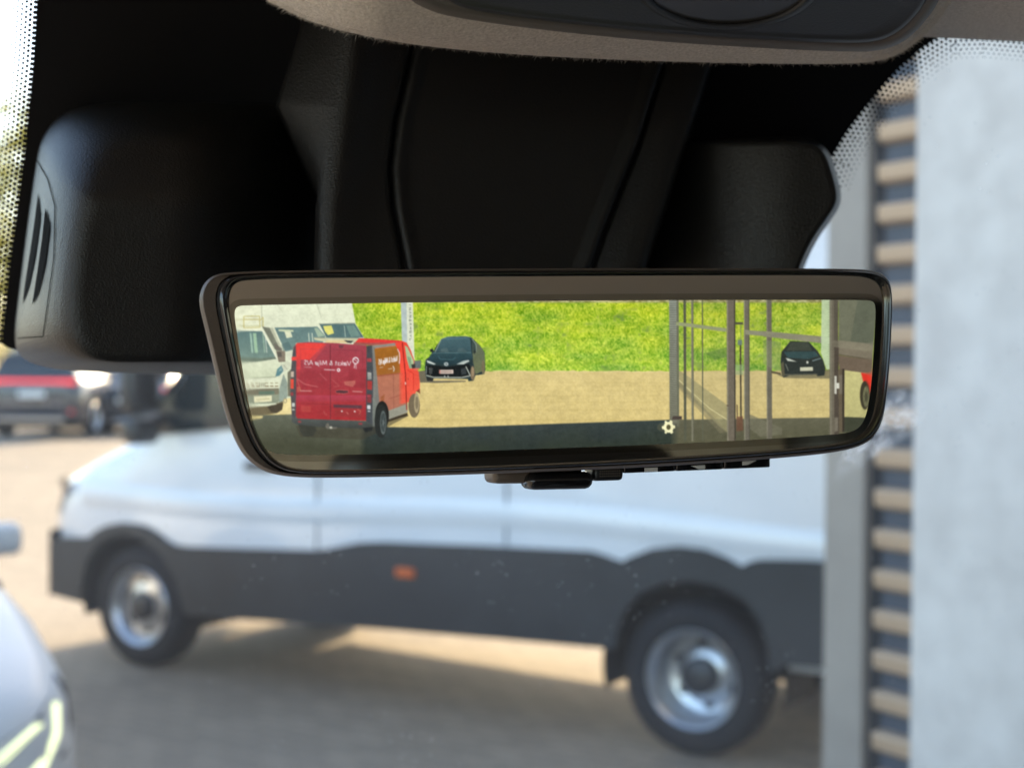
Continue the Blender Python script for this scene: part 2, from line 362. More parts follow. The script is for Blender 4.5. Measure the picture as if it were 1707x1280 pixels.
# ------------------------------------------------------------------ cars
def make_car(name, loc, rz, paint, label, L=4.4, W=.9, H=1.45, kind='hatch', group=None):
    c = empty(name, loc, rz, label=label, cat='car', group=group)
    s = L / 4.4; k = H / 1.45
    ST = [(0, .55, .36, .60), (-.05, .70, .28, .70), (-.16, .80, .22, .76), (-.38, .87, .2, .82), (-.75, .895, .2, .90), (-1.2, .90, .2, .97), (-2.2, .90, .2, 1.0), (-3.4, .90, .2, 1.02), (-4.0, .885, .22, 1.02), (-4.25, .84, .26, .99), (-4.36, .76, .3, .95), (-4.4, .6, .36, .85)]
    ST = [(x * s, wd * W / .9, zb * k, zt * k) for x, wd, zb, zt in ST]
    def sec(x, wd, zb, zt):
        h = zt - zb
        p = [(wd * .86, zb), (wd * .96, zb + .06 * h), (wd, zb + .3 * h), (wd * .995, zb + .55 * h), (wd * .97, zb + .78 * h), (wd * .92, zb + .92 * h), (wd * .82, zb + .985 * h), (wd * .5, zt + .012)]
        return [Vector((x, y, z)) for y, z in p] + [Vector((x, -y, z)) for y, z in p[::-1]]
    vs, fs = loft([sec(*q) for q in ST], True, True, True)
    b = mesh('body', vs, fs, paint, c, 40, world=False)
    ax = (-.85 * s, -3.5 * s); tr = .33 * k
    boolcut(b, [cyl_cut(c, x, tr, tr + .05, y0, y1) for x in ax for y0, y1 in ((.5, 1.3), (-1.3, -.5))])
    if kind == 'suv': GH = [(-1.25, .97, .78, 1.0), (-1.75, 1.34, .68, 1.0), (-2.1, 1.44, .64, 1), (-3.5, 1.45, .63, 1), (-4.0, 1.36, .64, 1), (-4.28, 1.02, .74, 1)]
    else: GH = [(-1.15, .96, .78, 1), (-1.8, 1.33, .66, 1), (-2.2, 1.43, .62, 1), (-3.1, 1.44, .61, 1), (-3.7, 1.3, .64, 1), (-4.15, 1.0, .74, 1)]
    loops = []
    for x, zt, wt, _ in GH:
        zb = .9; wb = .82; f = (zt - zb) / .55
        p = [(wb, zb), (wb - (wb - wt) * .5 * min(1, f * 1.2), zb + (zt - zb) * .5), (wt, zt - .05 * f), (wt - .07, zt - .012), (wt * .5, zt + .01)]
        loops.append([Vector((x * s, y * W / .9, z * k)) for y, z in p] + [Vector((x * s, -y * W / .9, z * k)) for y, z in p[::-1]])
    vs, fs = loft(loops, True, True, True); mesh('window_band', vs, fs, M['carglass'], c, 40, world=False)
    rl = [[Vector((x * s, y * W / .9, (zt + .022) * k)) for y in np.linspace(-wt + .06, wt - .06, 7)] for x, zt, wt, _ in GH[2:-1]]
    vs, fs = loft(rl, False); mesh('roof', vs, fs, paint, c, 60, world=False)
    frombm('underbody', box_bm(-L * .5, 0, .21 * k, L * .86, W * 1.5, .14), M['under'], c, world=False)
    for x in ax:
        for sg in (1, -1): wheel(c, x, sg * (W - .13), tr, tr, sg, rimr=tr * .68, wid=.2)
    for sg in (1, -1):
        bm = bmesh.new(); box_bm(-1.55 * s, sg * (W - .01), 1.05 * k, .12, .2, .13, .04, 3, bm); frombm('door_mirror', bm, paint, c, 50, world=False)
    return c, s, k
# pale car beside us on the left, facing us
corner = P(118, 1200, 4.55)
chead = -HEAD; cl_left = Vector((-chead.y, chead.x, 0))
cpos = Vector((corner.x, corner.y, 0)) + chead * .18 - cl_left * .80
pale, s_, k_ = make_car('pale_car', cpos, math.atan2(chead.y, chead.x), M['silver'], 'pale silver car facing us with lit daytime lights in its headlamp', 4.4, .9, 1.46)
def surfpatch(parent, name, pts, m, W=.9, off=.012, both=True, thick=.02):
    """patch over the nose corner: pts of (x, z); y follows the body plan"""
    for sg in ((1, -1) if both else (1,)):
        vs = []
        for lay in (0, 1):
            for x, z in pts:
                y0 = x if x > .005 else None; x = 0.0 if y0 else x
                wd = float(np.interp(-x, [0, .05, .16, .38, .75, 1.2], [.55, .70, .80, .87, .895, .9])); zt = float(np.interp(-x, [0, .05, .16, .38, .75, 1.2], [.60, .70, .76, .82, .90, .97])); zb = float(np.interp(-x, [0, .05, .16, .38], [.36, .28, .22, .2]))
                f = (z - zb) / (zt - zb); y = wd * float(np.interp(f, [0, .06, .3, .55, .78, .92, .985, 1], [.86, .96, 1, .995, .97, .92, .82, .5]))
                if y0: y = .55 * y / max(wd, .01) * (1 - y0) if False else .55 - y0
                n = Vector((.6 if x > -.3 else .2, .8, .25)).normalized(); q = Vector((x, y, z)) + n * (off if lay else -.02)
                vs.append(Vector((q.x, sg * q.y, q.z)))
        n = len(pts); fs = [tuple(range(n, 2 * n))] + [(i, (i + 1) % n, n + (i + 1) % n, n + i) for i in range(n)]
        mesh(name, vs, fs, m, parent, 30, world=False)
surfpatch(pale, 'headlamp', [(.16, .50), (.12, .56), (-.005, .60), (-.06, .67), (-.16, .72), (-.30, .755), (-.34, .70), (-.25, .60), (-.12, .53), (-.02, .49)], M['lens'])
surfpatch(pale, 'daytime_light', [(.14, .51), (.12, .506), (-.005, .565), (-.065, .65), (-.05, .655), (-.005, .58)], M['drl'], off=.014)
surfpatch(pale, 'daytime_light', [(-.025, .505), (-.04, .505), (-.105, .60), (-.155, .69), (-.143, .694), (-.093, .607)], M['drl'], off=.014)
mesh('grille', [Vector((.004, y, z)) for y, z in ((-.4, .36), (.4, .36), (.46, .5), (-.46, .5))], [(0, 1, 2, 3)], M['softblack'], pale, world=False)
# dark cars parked far off, seen from behind
def rear_lights(c, s, k, L, bar=True):
    xb = -L - .005
    if bar: frombm('light_bar', box_bm(-L * .99, 0, .90 * k, .08, 1.66, .085, .03, 3), M['red'], c, 40, world=False)
    for sg in (1, -1):
        frombm('tail_lamp', box_bm(-L * .965, sg * .74, .88 * k, .2, .2, .15, .05, 3), M['red'], c, 40, world=False)
        frombm('reflector', box_bm(-L * .985, sg * .66, .42 * k, .1, .28, .06, .015, 2), M['red'], c, 40, world=False)
    frombm('number_plate', box_bm(xb, 0, .70 * k, .03, .52, .12, .008, 1), M['plate'], c, world=False)
    frombm('chrome_strip', box_bm(xb + .03, 0, .56 * k, .06, 1.3, .03, .008, 1), M['chrome'], c, world=False)
    frombm('bumper', box_bm(xb + .1, 0, .36 * k, .24, 1.62, .16, .05, 3), M['softblack'], c, 40, world=False)
    frombm('lower_strip', box_bm(xb - .01, 0, .30 * k, .05, 1.3, .05, .01, 1), M['chrome'], c, world=False)
def park(px, py, L, **k):
    g = G(px, py); return g
g = Vector((P(66, 620, 27.5).x, 27.5, GR)); far1, s1, k1 = make_car('parked_suv', g + Vector((0, 4.6, 0)), R(88), M['navy'], 'dark navy car seen from behind with full width red light bar', 4.6, 1.0, 1.78, 'suv')
rear_lights(far1, s1, k1, 4.6)
g = Vector((P(240, 620, 29).x, 29, GR)); far2, s2, k2 = make_car('parked_car', g + Vector((0, 4.4, 0)), R(86), M['blackpaint'], 'dark car parked beside the navy one with the light bar', 4.4, .9, 1.5)
rear_lights(far2, s2, k2, 4.4, False)

# ------------------------------------------------------------------ trees far left
def tree(loc, h, cr, seed, label):
    rd = random.Random(seed); t = empty('tree', loc, label=label, cat='tree', group='trees beyond the car park')
    bm = bmesh.new(); loops = [[Vector((r * math.cos(a * math.pi / 4), r * math.sin(a * math.pi / 4), z)) for a in range(8)] for z, r in ((0, .28), (h * .25, .2), (h * .6, .12), (h * .9, .03))]
    vs, fs = loft(loops)
    for i in range(6):
        a = rd.uniform(0, 6.28); z0 = h * rd.uniform(.25, .6); e = Vector((math.cos(a) * cr * .7, math.sin(a) * cr * .7, z0 + h * .2)); b0 = Vector((0, 0, z0))
        sd = Vector((-math.sin(a), math.cos(a), 0)) * .05; up = Vector((0, 0, .05)); n = len(vs)
        vs += [b0 + sd, b0 + up, b0 - sd, e]; fs += [(n, n + 1, n + 3), (n + 1, n + 2, n + 3), (n + 2, n, n + 3)]
    mesh('trunk', vs, fs, M['bark'], t, 40, world=False)
    vs = []; fs = []
    clumps = []
    for i in range(70):
        u = Vector((rd.gauss(0, 1), rd.gauss(0, 1), rd.gauss(0, 1))).normalized() * rd.uniform(.5, 1) ** .6
        clumps.append((Vector((u.x * cr, u.y * cr, h * .62 + u.z * h * .36)), rd.uniform(.5, 1.0) * cr * .32))
    for c, r in clumps:
        for i in range(60):
            p = c + Vector((rd.gauss(0, .5), rd.gauss(0, .5), rd.gauss(0, .45))) * r
            a = Vector((rd.uniform(-1, 1), rd.uniform(-1, 1), rd.uniform(-1, 1))).normalized(); b = a.cross(Vector((rd.uniform(-1, 1), rd.uniform(-1, 1), rd.uniform(-1, 1)))).normalized()
            z = rd.uniform(.10, .2); n = len(vs); vs += [p - a * z, p + b * z * .6, p + a * z, p - b * z * .6]; fs.append((n, n + 1, n + 2, n + 3))
    me = bpy.data.meshes.new('crown'); me.from_pydata([tuple(v) for v in vs], [], fs); link('crown', me, M['leaf'], t, world=False)
for (px, d, h, cr, sd_, lb) in ((-60, 48, 11, 4.2, 1, 'yellow green tree'), (40, 54, 11, 4.4, 2, 'broad yellow green tree')):
    q = P(px, 620, d); tree((q.x, q.y, GR - .05), h, cr, sd_, 'yellow green tree beyond the car park, behind the dark cars')

def hedge():
    rd = random.Random(5); t = empty('hedge', (-8, 46, GR), label='dense green hedge standing behind the dark cars', cat='hedge'); vs = []; fs = []
    for i in range(26000):
        x = rd.uniform(-16, 16); h = 2.6 + .35 * math.sin(x * 1.3) + .25 * math.sin(x * 3.1 + 1); z = h * rd.random() ** .7; y = rd.gauss(0, .45)
        p = Vector((x, y, z)); a = Vector((rd.uniform(-1, 1), rd.uniform(-1, 1), rd.uniform(-1, 1))).normalized(); b = a.cross(Vector((rd.uniform(-1, 1), rd.uniform(-1, 1), rd.uniform(-1, 1)))).normalized()
        q = rd.uniform(.06, .13); n = len(vs); vs += [p - a * q, p + b * q * .6, p + a * q, p - b * q * .6]; fs.append((n, n + 1, n + 2, n + 3))
    me = bpy.data.meshes.new('foliage'); me.from_pydata([tuple(v) for v in vs], [], fs); link('foliage', me, M['leaf'], t, world=False)
    for k in range(16): frombm('stem', box_bm(-15 + k * 2 + rd.uniform(-.3, .3), 0, .7, .08, .08, 1.4), M['bark'], t, world=False)
hedge()
# ------------------------------------------------------------------ our own van: windscreen with black print
WL = Vector((math.cos(R(9)), math.sin(R(9)), 0)); WH = Vector((-WL.y, WL.x, 0))     # the glass is curved: here its chord
WS_Q = P(853, 200, .66); WS_S = (-WH * math.cos(R(55)) + Vector((0, 0, math.sin(R(55))))).normalized(); WS_N = WL.cross(WS_S).normalized()
if WS_N.y > 0: WS_N = -WS_N
def W(px, py, off=0): return hit(px, py, WS_Q + WS_N * off, WS_N)
def wd(px, py): return depth(px, py, WS_Q, WS_N)
ws = empty('windscreen', WS_Q, label='dusty windscreen with black printed border of dots', cat='windscreen')
def glassmat():
    m = bpy.data.materials.new('windscreen_glass'); m.use_nodes = True; t = m.node_tree; t.nodes.clear()
    out = N(m, 'ShaderNodeOutputMaterial'); tr = N(m, 'ShaderNodeBsdfTransparent'); tr.inputs[0].default_value = (.93, .96, .95, 1)
    gl = N(m, 'ShaderNodeBsdfGlossy'); gl.inputs['Roughness'].default_value = .02
    fr = N(m, 'ShaderNodeFresnel', IOR=1.12); mx = N(m, 'ShaderNodeMixShader')
    t.links.new(fr.outputs[0], mx.inputs[0]); t.links.new(tr.outputs[0], mx.inputs[1]); t.links.new(gl.outputs[0], mx.inputs[2])
    # dust film and specks
    tc = N(m, 'ShaderNodeTexCoord')
    v = N(m, 'ShaderNodeTexVoronoi', Scale=190); t.links.new(tc.outputs['Object'], v.inputs[0])
    cr = N(m, 'ShaderNodeValToRGB'); cr.color_ramp.elements[0].position = .05; cr.color_ramp.elements[0].color = (1, 1, 1, 1); cr.color_ramp.elements[1].position = .11; cr.color_ramp.elements[1].color = (0, 0, 0, 1)
    t.links.new(v.outputs['Distance'], cr.inputs[0])
    n1 = N(m, 'ShaderNodeTexNoise', Scale=16, Detail=5); t.links.new(tc.outputs['Object'], n1.inputs[0])
    cr2 = N(m, 'ShaderNodeValToRGB'); cr2.color_ramp.elements[0].position = .44; cr2.color_ramp.elements[0].color = (.0, .0, .0, 1); cr2.color_ramp.elements[1].position = .66; cr2.color_ramp.elements[1].color = (.9, .9, .9, 1)
    t.links.new(n1.outputs[0], cr2.inputs[0])
    sp = N(m, 'ShaderNodeMath', operation='MULTIPLY'); t.links.new(cr.outputs[0], sp.inputs[0]); t.links.new(cr2.outputs[0], sp.inputs[1])
    n2 = N(m, 'ShaderNodeTexNoise', Scale=5, Detail=6); t.links.new(tc.outputs['Object'], n2.inputs[0])
    mr = N(m, 'ShaderNodeMapRange'); mr.inputs[1].default_value = .3; mr.inputs[2].default_value = .7; mr.inputs[3].default_value = .025; mr.inputs[4].default_value = .06
    t.links.new(n2.outputs[0], mr.inputs[0])
    ad = N(m, 'ShaderNodeMath', operation='ADD', use_clamp=True); t.links.new(sp.outputs[0], ad.inputs[0]); t.links.new(mr.outputs[0], ad.inputs[1])
    df = N(m, 'ShaderNodeBsdfDiffuse'); df.inputs[0].default_value = (.6, .6, .6, 1)
    tl = N(m, 'ShaderNodeBsdfTranslucent'); tl.inputs[0].default_value = (.7, .7, .7, 1); m3 = N(m, 'ShaderNodeMixShader'); m3.inputs[0].default_value = .6
    t.links.new(df.outputs[0], m3.inputs[1]); t.links.new(tl.outputs[0], m3.inputs[2])
    m2 = N(m, 'ShaderNodeMixShader'); t.links.new(ad.outputs[0], m2.inputs[0]); t.links.new(mx.outputs[0], m2.inputs[1]); t.links.new(m3.outputs[0], m2.inputs[2])
    t.links.new(m2.outputs[0], out.inputs[0]); return m
def wsq(a, b): return WS_Q + WL * a + WS_S * b
mesh('glass', [wsq(-.75, -.75), wsq(1.0, -.75), wsq(1.0, .22), wsq(-.75, .22)], [(0, 1, 2, 3)], glassmat(), ws)
left_edge = [(100, -700), (70, -160), (62, 0), (56, 100), (42, 250), (29, 350), (15, 450), (6, 540), (3, 572)]
right_edge = [(1372, 300), (1386, 262), (1410, 222), (1440, 182), (1470, 145), (1500, 112), (1535, 82), (1580, 52), (1640, 50), (1780, 62)]
poly = left_edge + [(14, 580), (60, 590), (330, 590), (345, 560), (1290, 560), (1305, 450), (1320, 400)] + right_edge + [(2300, 60), (2300, -700)]
bm = bmesh.new(); bm.faces.new([bm.verts.new(W(x, y, .003)) for x, y in poly]); bmesh.ops.triangulate(bm, faces=bm.faces[:])
frombm('black_print', bm, M['frit'], ws)
def polyat(line, t):
    for a, b in zip(line, line[1:]):
        l = math.hypot(b[0] - a[0], b[1] - a[1])
        if t <= l: return (a[0] + (b[0] - a[0]) * t / l, a[1] + (b[1] - a[1]) * t / l), ((b[0] - a[0]) / l, (b[1] - a[1]) / l)
        t -= l
    return None
dv, df = [], []
def dot(px, py, r):
    c = len(dv)
    for k in range(8): dv.append(W(px + r * math.cos(k * math.pi / 4), py + r * math.sin(k * math.pi / 4), .003))
    df.append(tuple(range(c, c + 8)))
for line, sgn, rows, step in ((left_edge, -1, 7, 8.6), (right_edge, 1, 7, 9.0)):
    for k in range(rows):
        t = (k % 2) * step / 2
        while True:
            q = polyat(line, t)
            if q is None: break
            (x, y), (tx, ty) = q; nx, ny = (-ty, tx) if sgn == -1 else (-ty, tx)
            if sgn == -1: nx, ny = (ty, -tx); nx, ny = (nx, ny) if nx < 0 else (-nx, -ny)
            else:
                nx, ny = (-ty, tx); nx, ny = (nx, ny) if (nx > 0 or ny > .9) else (-nx, -ny)
            r = (3.3 - .40 * k) if sgn == 1 else (4.0 - .42 * k)
            dot(x + nx * (2.5 + 7.2 * k), y + ny * (2.5 + 7.2 * k), r); t += step
o = mesh('printed_dots', dv, df, M['frit'], ws); o['kind'] = 'stuff'
# dried wiper smear on the glass, outside
sm = bpy.data.materials.new('dried_smear'); sm.use_nodes = True; t = sm.node_tree; t.nodes.clear()
out = N(sm, 'ShaderNodeOutputMaterial'); tr = N(sm, 'ShaderNodeBsdfTransparent'); df_ = N(sm, 'ShaderNodeBsdfDiffuse'); df_.inputs[0].default_value = (.8, .8, .8, 1)
tl = N(sm, 'ShaderNodeBsdfTranslucent'); tl.inputs[0].default_value = (.85, .85, .85, 1); ad = N(sm, 'ShaderNodeMixShader'); ad.inputs[0].default_value = .75
t.links.new(df_.outputs[0], ad.inputs[1]); t.links.new(tl.outputs[0], ad.inputs[2])
tc = N(sm, 'ShaderNodeTexCoord'); mp = N(sm, 'ShaderNodeMapping'); t.links.new(tc.outputs['Generated'], mp.inputs[0]); mp.inputs['Scale'].default_value = (3, 3, 3)
n = N(sm, 'ShaderNodeTexNoise', Scale=2.2, Detail=8, Roughness=.7); t.links.new(mp.outputs[0], n.inputs[0])
vc = N(sm, 'ShaderNodeVertexColor'); vc.layer_name = 'cover'
cr = N(sm, 'ShaderNodeMapRange'); cr.inputs[1].default_value = .36; cr.inputs[2].default_value = .62; cr.inputs[3].default_value = 0; cr.inputs[4].default_value = .7; t.links.new(n.outputs[0], cr.inputs[0])
mu = N(sm, 'ShaderNodeMath', operation='MULTIPLY'); t.links.new(vc.outputs[0], mu.inputs[0]); t.links.new(cr.outputs[0], mu.inputs[1])
ms = N(sm, 'ShaderNodeMixShader'); t.links.new(mu.outputs[0], ms.inputs[0]); t.links.new(tr.outputs[0], ms.inputs[1]); t.links.new(ad.outputs[0], ms.inputs[2]); t.links.new(ms.outputs[0], out.inputs[0])
vs, fs, cc = [], [], []
nu, nv = 40, 14
for i in range(nu):
    f = i / (nu - 1); cx = 1385 + (1538 - 1385) * f; cy = 806 + (655 - 806) * f ** .9; hw = 8 + 46 * f ** .8 * (1 - max(0, f - .75) * 2.6)
    for j in range(nv):
        g2 = j / (nv - 1) * 2 - 1
        vs.append(W(cx + g2 * hw * .62, cy + g2 * hw * .75, -.001)); cc.append(max(0, 1 - abs(g2) ** 3) * min(1, f * 3) * min(1, (1 - f) * 5) * (.75 + .25 * random.random()))
for i in range(nu - 1):
    for j in range(nv - 1): fs.append((i * nv + j, i * nv + j + 1, i * nv + nv + j + 1, i * nv + nv + j))
me = bpy.data.meshes.new('dried_smear'); me.from_pydata([tuple(v) for v in vs], [], fs)
at = me.color_attributes.new('cover', 'FLOAT_COLOR', 'POINT'); at.data.foreach_set('color', np.repeat(np.array(cc)[:, None], 4, 1).astype(np.float32).ravel())
link('dried_smear', me, sm, ws)

# ------------------------------------------------------------------ sensor cover behind the mirror
cover = empty('sensor_cover', P(853, 300, .66), label='black grained plastic sensor cover on the windscreen behind the mirror', cat='cover')
def pillow(name, outer, inner, d_out, d_in, m, parent, steps=12, it=2, smooth=180, cap=True):
    o3 = chaikin([Vector((*p, 0)) for p in outer], it); i3 = chaikin([Vector((*p, 0)) for p in inner], it)
    do = [d_out(p.x, p.y) for p in o3]; di = [d_in(p.x, p.y) for p in i3]; loops = []
    for k in range(steps + 1):
        a = k / steps * math.pi / 2; lp = []
        for p, q, u, v in zip(o3, i3, do, di):
            c = p + (q - p) * (1 - math.cos(a)); lp.append(P(c.x, c.y, u + (v - u) * math.sin(a)))
        loops.append(lp)
    if cap:
        cxy = sum(i3, Vector()) / len(i3)
        for f in (.08, .16, .26, .38, .5, .62, .74, .86, .97):
            lp = []
            for q in i3:
                c = q + (cxy - q) * f; lp.append(P(c.x, c.y, d_in(c.x, c.y)))
            loops.append(lp)
    vs, fs = loft(loops, True, False, True)
    return mesh(name, vs, fs, m, parent, smooth), loops
lo = [(60, 268), (68, 232), (92, 196), (135, 174), (250, 170), (400, 172), (500, 178), (590, 190), (620, 300), (620, 420), (620, 560), (600, 622), (400, 626), (220, 622), (115, 619), (62, 610), (32, 594), (22, 566), (32, 480), (46, 370)]
li = [(160, 330), (172, 300), (196, 268), (240, 250), (320, 246), (420, 246), (500, 250), (575, 255), (600, 320), (600, 420), (600, 530), (590, 596), (400, 600), (250, 602), (180, 602), (150, 592), (132, 566), (126, 520), (130, 450), (142, 380)]
lobe_d = lambda x, y: .545 + max(0, x - 280) ** 2 * 1.25e-6 + (x - 150) * .00008 + max(0, 330 - y) * .0002
left_lobe, _ = pillow('housing', lo, li, lambda x, y: wd(x, y) - .004, lobe_d, M['plastic'], cover)
rl_o = [(1030, 238), (1120, 232), (1230, 230), (1335, 228), (1368, 236), (1385, 258), (1395, 290), (1403, 322), (1400, 346), (1383, 370), (1362, 400), (1346, 432), (1330, 475), (1200, 490), (1100, 490), (1030, 490)]
rl_i0 = [(1050, 262), (1125, 256), (1230, 252), (1325, 248), (1352, 253), (1368, 270), (1377, 296), (1384, 322), (1382, 340), (1367, 361), (1346, 392), (1330, 424), (1314, 473), (1200, 487), (1110, 487), (1050, 485)]
rl_i = [p.xy[:] for p in inset(rl_o, 9)]
pillow('housing', rl_o, rl_i, lambda x, y: wd(x, y) - .004, lambda x, y: .622 + max(0, 1330 - x) ** 2 * 9e-7, M['plastic'], cover)
# vents in the left housing: black strips on its surface, recess shade put in colour
bpy.context.view_layer.update()
LI = left_lobe.matrix_world.inverted()
def on_lobe(px, py, off):
    r = ray(px, py); ok, loc, nrm, _ = left_lobe.ray_cast(LI @ CAM, (LI.to_3x3() @ r).normalized())
    if not ok: return W(px, py)
    loc = left_lobe.matrix_world @ loc; nrm = (left_lobe.matrix_world.to_3x3() @ nrm).normalized()
    if nrm.dot(r) > 0: nrm = -nrm
    return loc + nrm * off
def strip_on(name, a, b, off, m, parent, n=14):
    vs = []
    for i in range(n + 1):
        f = i / n
        for line in (a, b):
            t = f * (len(line) - 1); k = min(int(t), len(line) - 2); u = t - k
            x = line[k][0] + (line[k + 1][0] - line[k][0]) * u; y = line[k][1] + (line[k + 1][1] - line[k][1]) * u
            vs.append(on_lobe(x, y, off))
    fs = [(2 * i, 2 * i + 1, 2 * i + 3, 2 * i + 2) for i in range(n)]
    return mesh(name, vs, fs, m, parent)
strip_on('vent_slot', [(65, 322), (59, 370), (50, 430), (42, 480), (39, 507)], [(65, 322), (69, 362), (60, 428), (50, 478), (39, 507)], .0004, M['slot'], cover)
strip_on('vent_slot', [(77, 347), (72, 395), (65, 445), (58, 490), (55, 509)], [(77, 347), (85, 376), (77, 440), (66, 488), (55, 509)], .0004, M['slot'], cover)
strip_on('panel_line', [(62, 268), (80, 300), (92, 345), (90, 430), (72, 560), (30, 563)], [(63, 267), (81.5, 300), (93.5, 345), (91.5, 430), (73, 561.5), (30, 564.5)], .0003, M['slot'], cover, 30)
# centre tower
def columns(name, lines, ys, m, parent, smooth=40):
    """lines: list of (polyline of (x, y), depth at top, depth at bottom)"""
    loops = []
    for y in ys:
        f = (y - ys[0]) / (ys[-1] - ys[0]); loops.append([P(interp(l, y), y, .565 + (d0 + (d1 - d0) * f - .575) * .45) for l, d0, d1 in lines])
    vs, fs = loft(loops, False); return mesh(name, vs, fs, m, parent, smooth)
sh = lambda l, dx: [(x + dx, y) for x, y in l]
E0 = [(508, 20), (500, 55), (463, 178), (540, 345), (543, 480)]
E1 = [(608, 20), (602, 55), (583, 178), (560, 345), (556, 480)]
E2 = [(698, 20), (688, 80), (660, 200), (650, 280), (655, 345), (682, 480)]
E4 = [(1128, 20), (1112, 90), (1062, 250), (1010, 380), (975, 480)]
E5 = [(1200, 20), (1185, 105), (1148, 220), (1108, 345), (1060, 480)]
ys = sorted(set(list(np.linspace(20, 480, 30)) + [55, 80, 178, 200, 280, 345, 380]))
columns('tower_side', [(sh(E0, -6), .80, .74), (sh(E0, 0), .66, .605), (sh(E0, 4), .655, .60), (sh(E1, -34), .606, .582), (sh(E1, -20), .602, .577), (sh(E1, -8), .601, .575), (sh(E1, 2), .603, .576), (sh(E1, 14), .609, .579), (sh(E1, 30), .617, .584), (sh(E2, -14), .64, .598), (sh(E2, -6), .641, .599), (sh(E2, -2), .648, .606)], ys, M['plastic'], cover, 180)
columns('cover_panel', [(sh(E2, 0), .66, .62), (sh(E2, 3), .645, .602), (sh(E2, 10), .641, .599), (sh(E2, 18), .642, .60), (sh(E2, 26), .648, .606), (sh(E2, 36), .65, .607), (sh(E4, -36), .735, .675), (sh(E4, -26), .735, .675), (sh(E4, -18), .729, .669), (sh(E4, -10), .729, .669), (sh(E4, -3), .733, .673), (sh(E4, 0), .75, .69)], ys, M['plastic'], cover, 180)
columns('tower_side', [(sh(E4, 2), .745, .685), (sh(E4, 8), .735, .675), (sh(E5, -16), .752, .685), (sh(E5, -7), .753, .686), (sh(E5, 0), .757, .69), (sh(E5, 5), .80, .75), (sh(E5, 8), .95, .86)], ys, M['plastic'], cover, 180)

# ------------------------------------------------------------------ overhead: headliner and console
fe = P(1622, 55, .635); HZ = fe.z                              # front edge of the main headliner
hl = []
for a in (-1.0, 1.4):
    pass
def hp(a, b, z): q = Vector((fe.x, fe.y, 0)) + WL * a + WH * b; return Vector((q.x, q.y, z))
vs = []; rows = [(.012, .045), (.006, .012), (0, 0), (-.012, -.006), (-.05, -.008), (-.3, 0), (-.8, .015), (-1.6, .03)]
xs = np.linspace(-1.0, 1.1, 12)
for b, dz in rows:
    for a in xs: vs.append(hp(a, b, HZ + dz + .09 * max(0, -a - .12)))
n = len(xs); fs = [(i * n + j, i * n + j + 1, i * n + n + j + 1, i * n + n + j) for i in range(len(rows) - 1) for j in range(n - 1)]
headliner = mesh('headliner', vs, fs, M['fabric'], None, 60); tag(headliner, 'brown grey felt roof lining along the top of the windscreen', 'roof lining')
pod = empty('overhead_pod', P(1050, 60, .5), label='fuzzy grey felt pod with dark overhead console above the mirror', cat='console')
def Dp(x, y): return max(0, (640 - x) / 190) ** 1.6 * .055 + .475 + .075 * (x - 450) / 1100 + (y - 100) * .00040
edge = [(330, -130), (380, -60), (430, -8), (470, 14), (520, 38), (600, 59), (700, 77), (850, 91), (1000, 99), (1150, 104), (1300, 107), (1430, 107), (1482, 98), (1520, 78), (1552, 48), (1590, 0), (1640, -90), (1660, -140)]
ed = chaikin([Vector((*p, 0)) for p in edge], 3, False)
ctr = Vector((1020, -420, 0)); loops = []
def podrow(amt, dd):
    lp = []
    for p in ed:
        dr = (ctr - p).normalized(); q = p + dr * amt; lp.append(P(q.x, q.y, Dp(q.x, q.y) + dd))
    return lp
for amt, dd in ((90, .16), (30, .07), (12, .04), (4, .024), (0, .015), (2, .009), (6, .005), (14, .002), (26, 0), (45, 0), (80, 0), (140, 0), (230, 0)): loops.append(podrow(amt, dd))
vs, fs = loft(loops, False); mesh('felt_cover', vs, fs, M['fabric'], pod, 180)
# felt fibres
fv, ff = [], []
def fibre(p, d, w_, ln):
    s = d.cross(Vector((0, 1, 0)) + Vector((random.uniform(-.3, .3),) * 3)).normalized() * w_
    bend = Vector((random.uniform(-1, 1), random.uniform(-1, 1), random.uniform(-1, 1))) * ln * .35
    n = len(fv); m1 = p + d * ln * .55 + bend * .4; e = p + d * ln + bend
    fv.extend([p - s, p + s, m1 + s * .7, m1 - s * .7, e]); ff.extend([(n, n + 1, n + 2, n + 3), (n + 3, n + 2, n + 4)])
for i in range(15000):
    k = random.random() * (len(ed) - 1.001); j = int(k); p = ed[j] + (ed[j + 1] - ed[j]) * (k - j)
    if p.y < -30: continue
    onedge = random.random() < .38
    amt = random.uniform(-.5, 8) if onedge else random.uniform(5, 60); dr = (ctr - p).normalized(); q = p + dr * max(amt, 0)
    ddd = float(np.interp(amt, [0, 2, 6, 14, 26], [.015, .009, .005, .002, 0])); b0 = P(q.x, q.y, Dp(q.x, q.y) + ddd)
    back = P(q.x - dr.x * 10, q.y - dr.y * 10, Dp(q.x, q.y) + ddd) - b0
    dirn = (back.normalized() * random.uniform(.2, 1) + Vector((random.uniform(-.8, .8), random.uniform(-.6, .1), random.uniform(-.4, .3)))).normalized()
    fibre(b0, dirn, random.uniform(.00003, .00006), random.uniform(.0007, .0022) * (1.3 if onedge and random.random() < .15 else .8))
me = bpy.data.meshes.new('felt_fibres'); me.from_pydata([tuple(v) for v in fv], [], ff); o = link('felt_fibres', me, M['fuzz'], pod); o['kind'] = 'stuff'
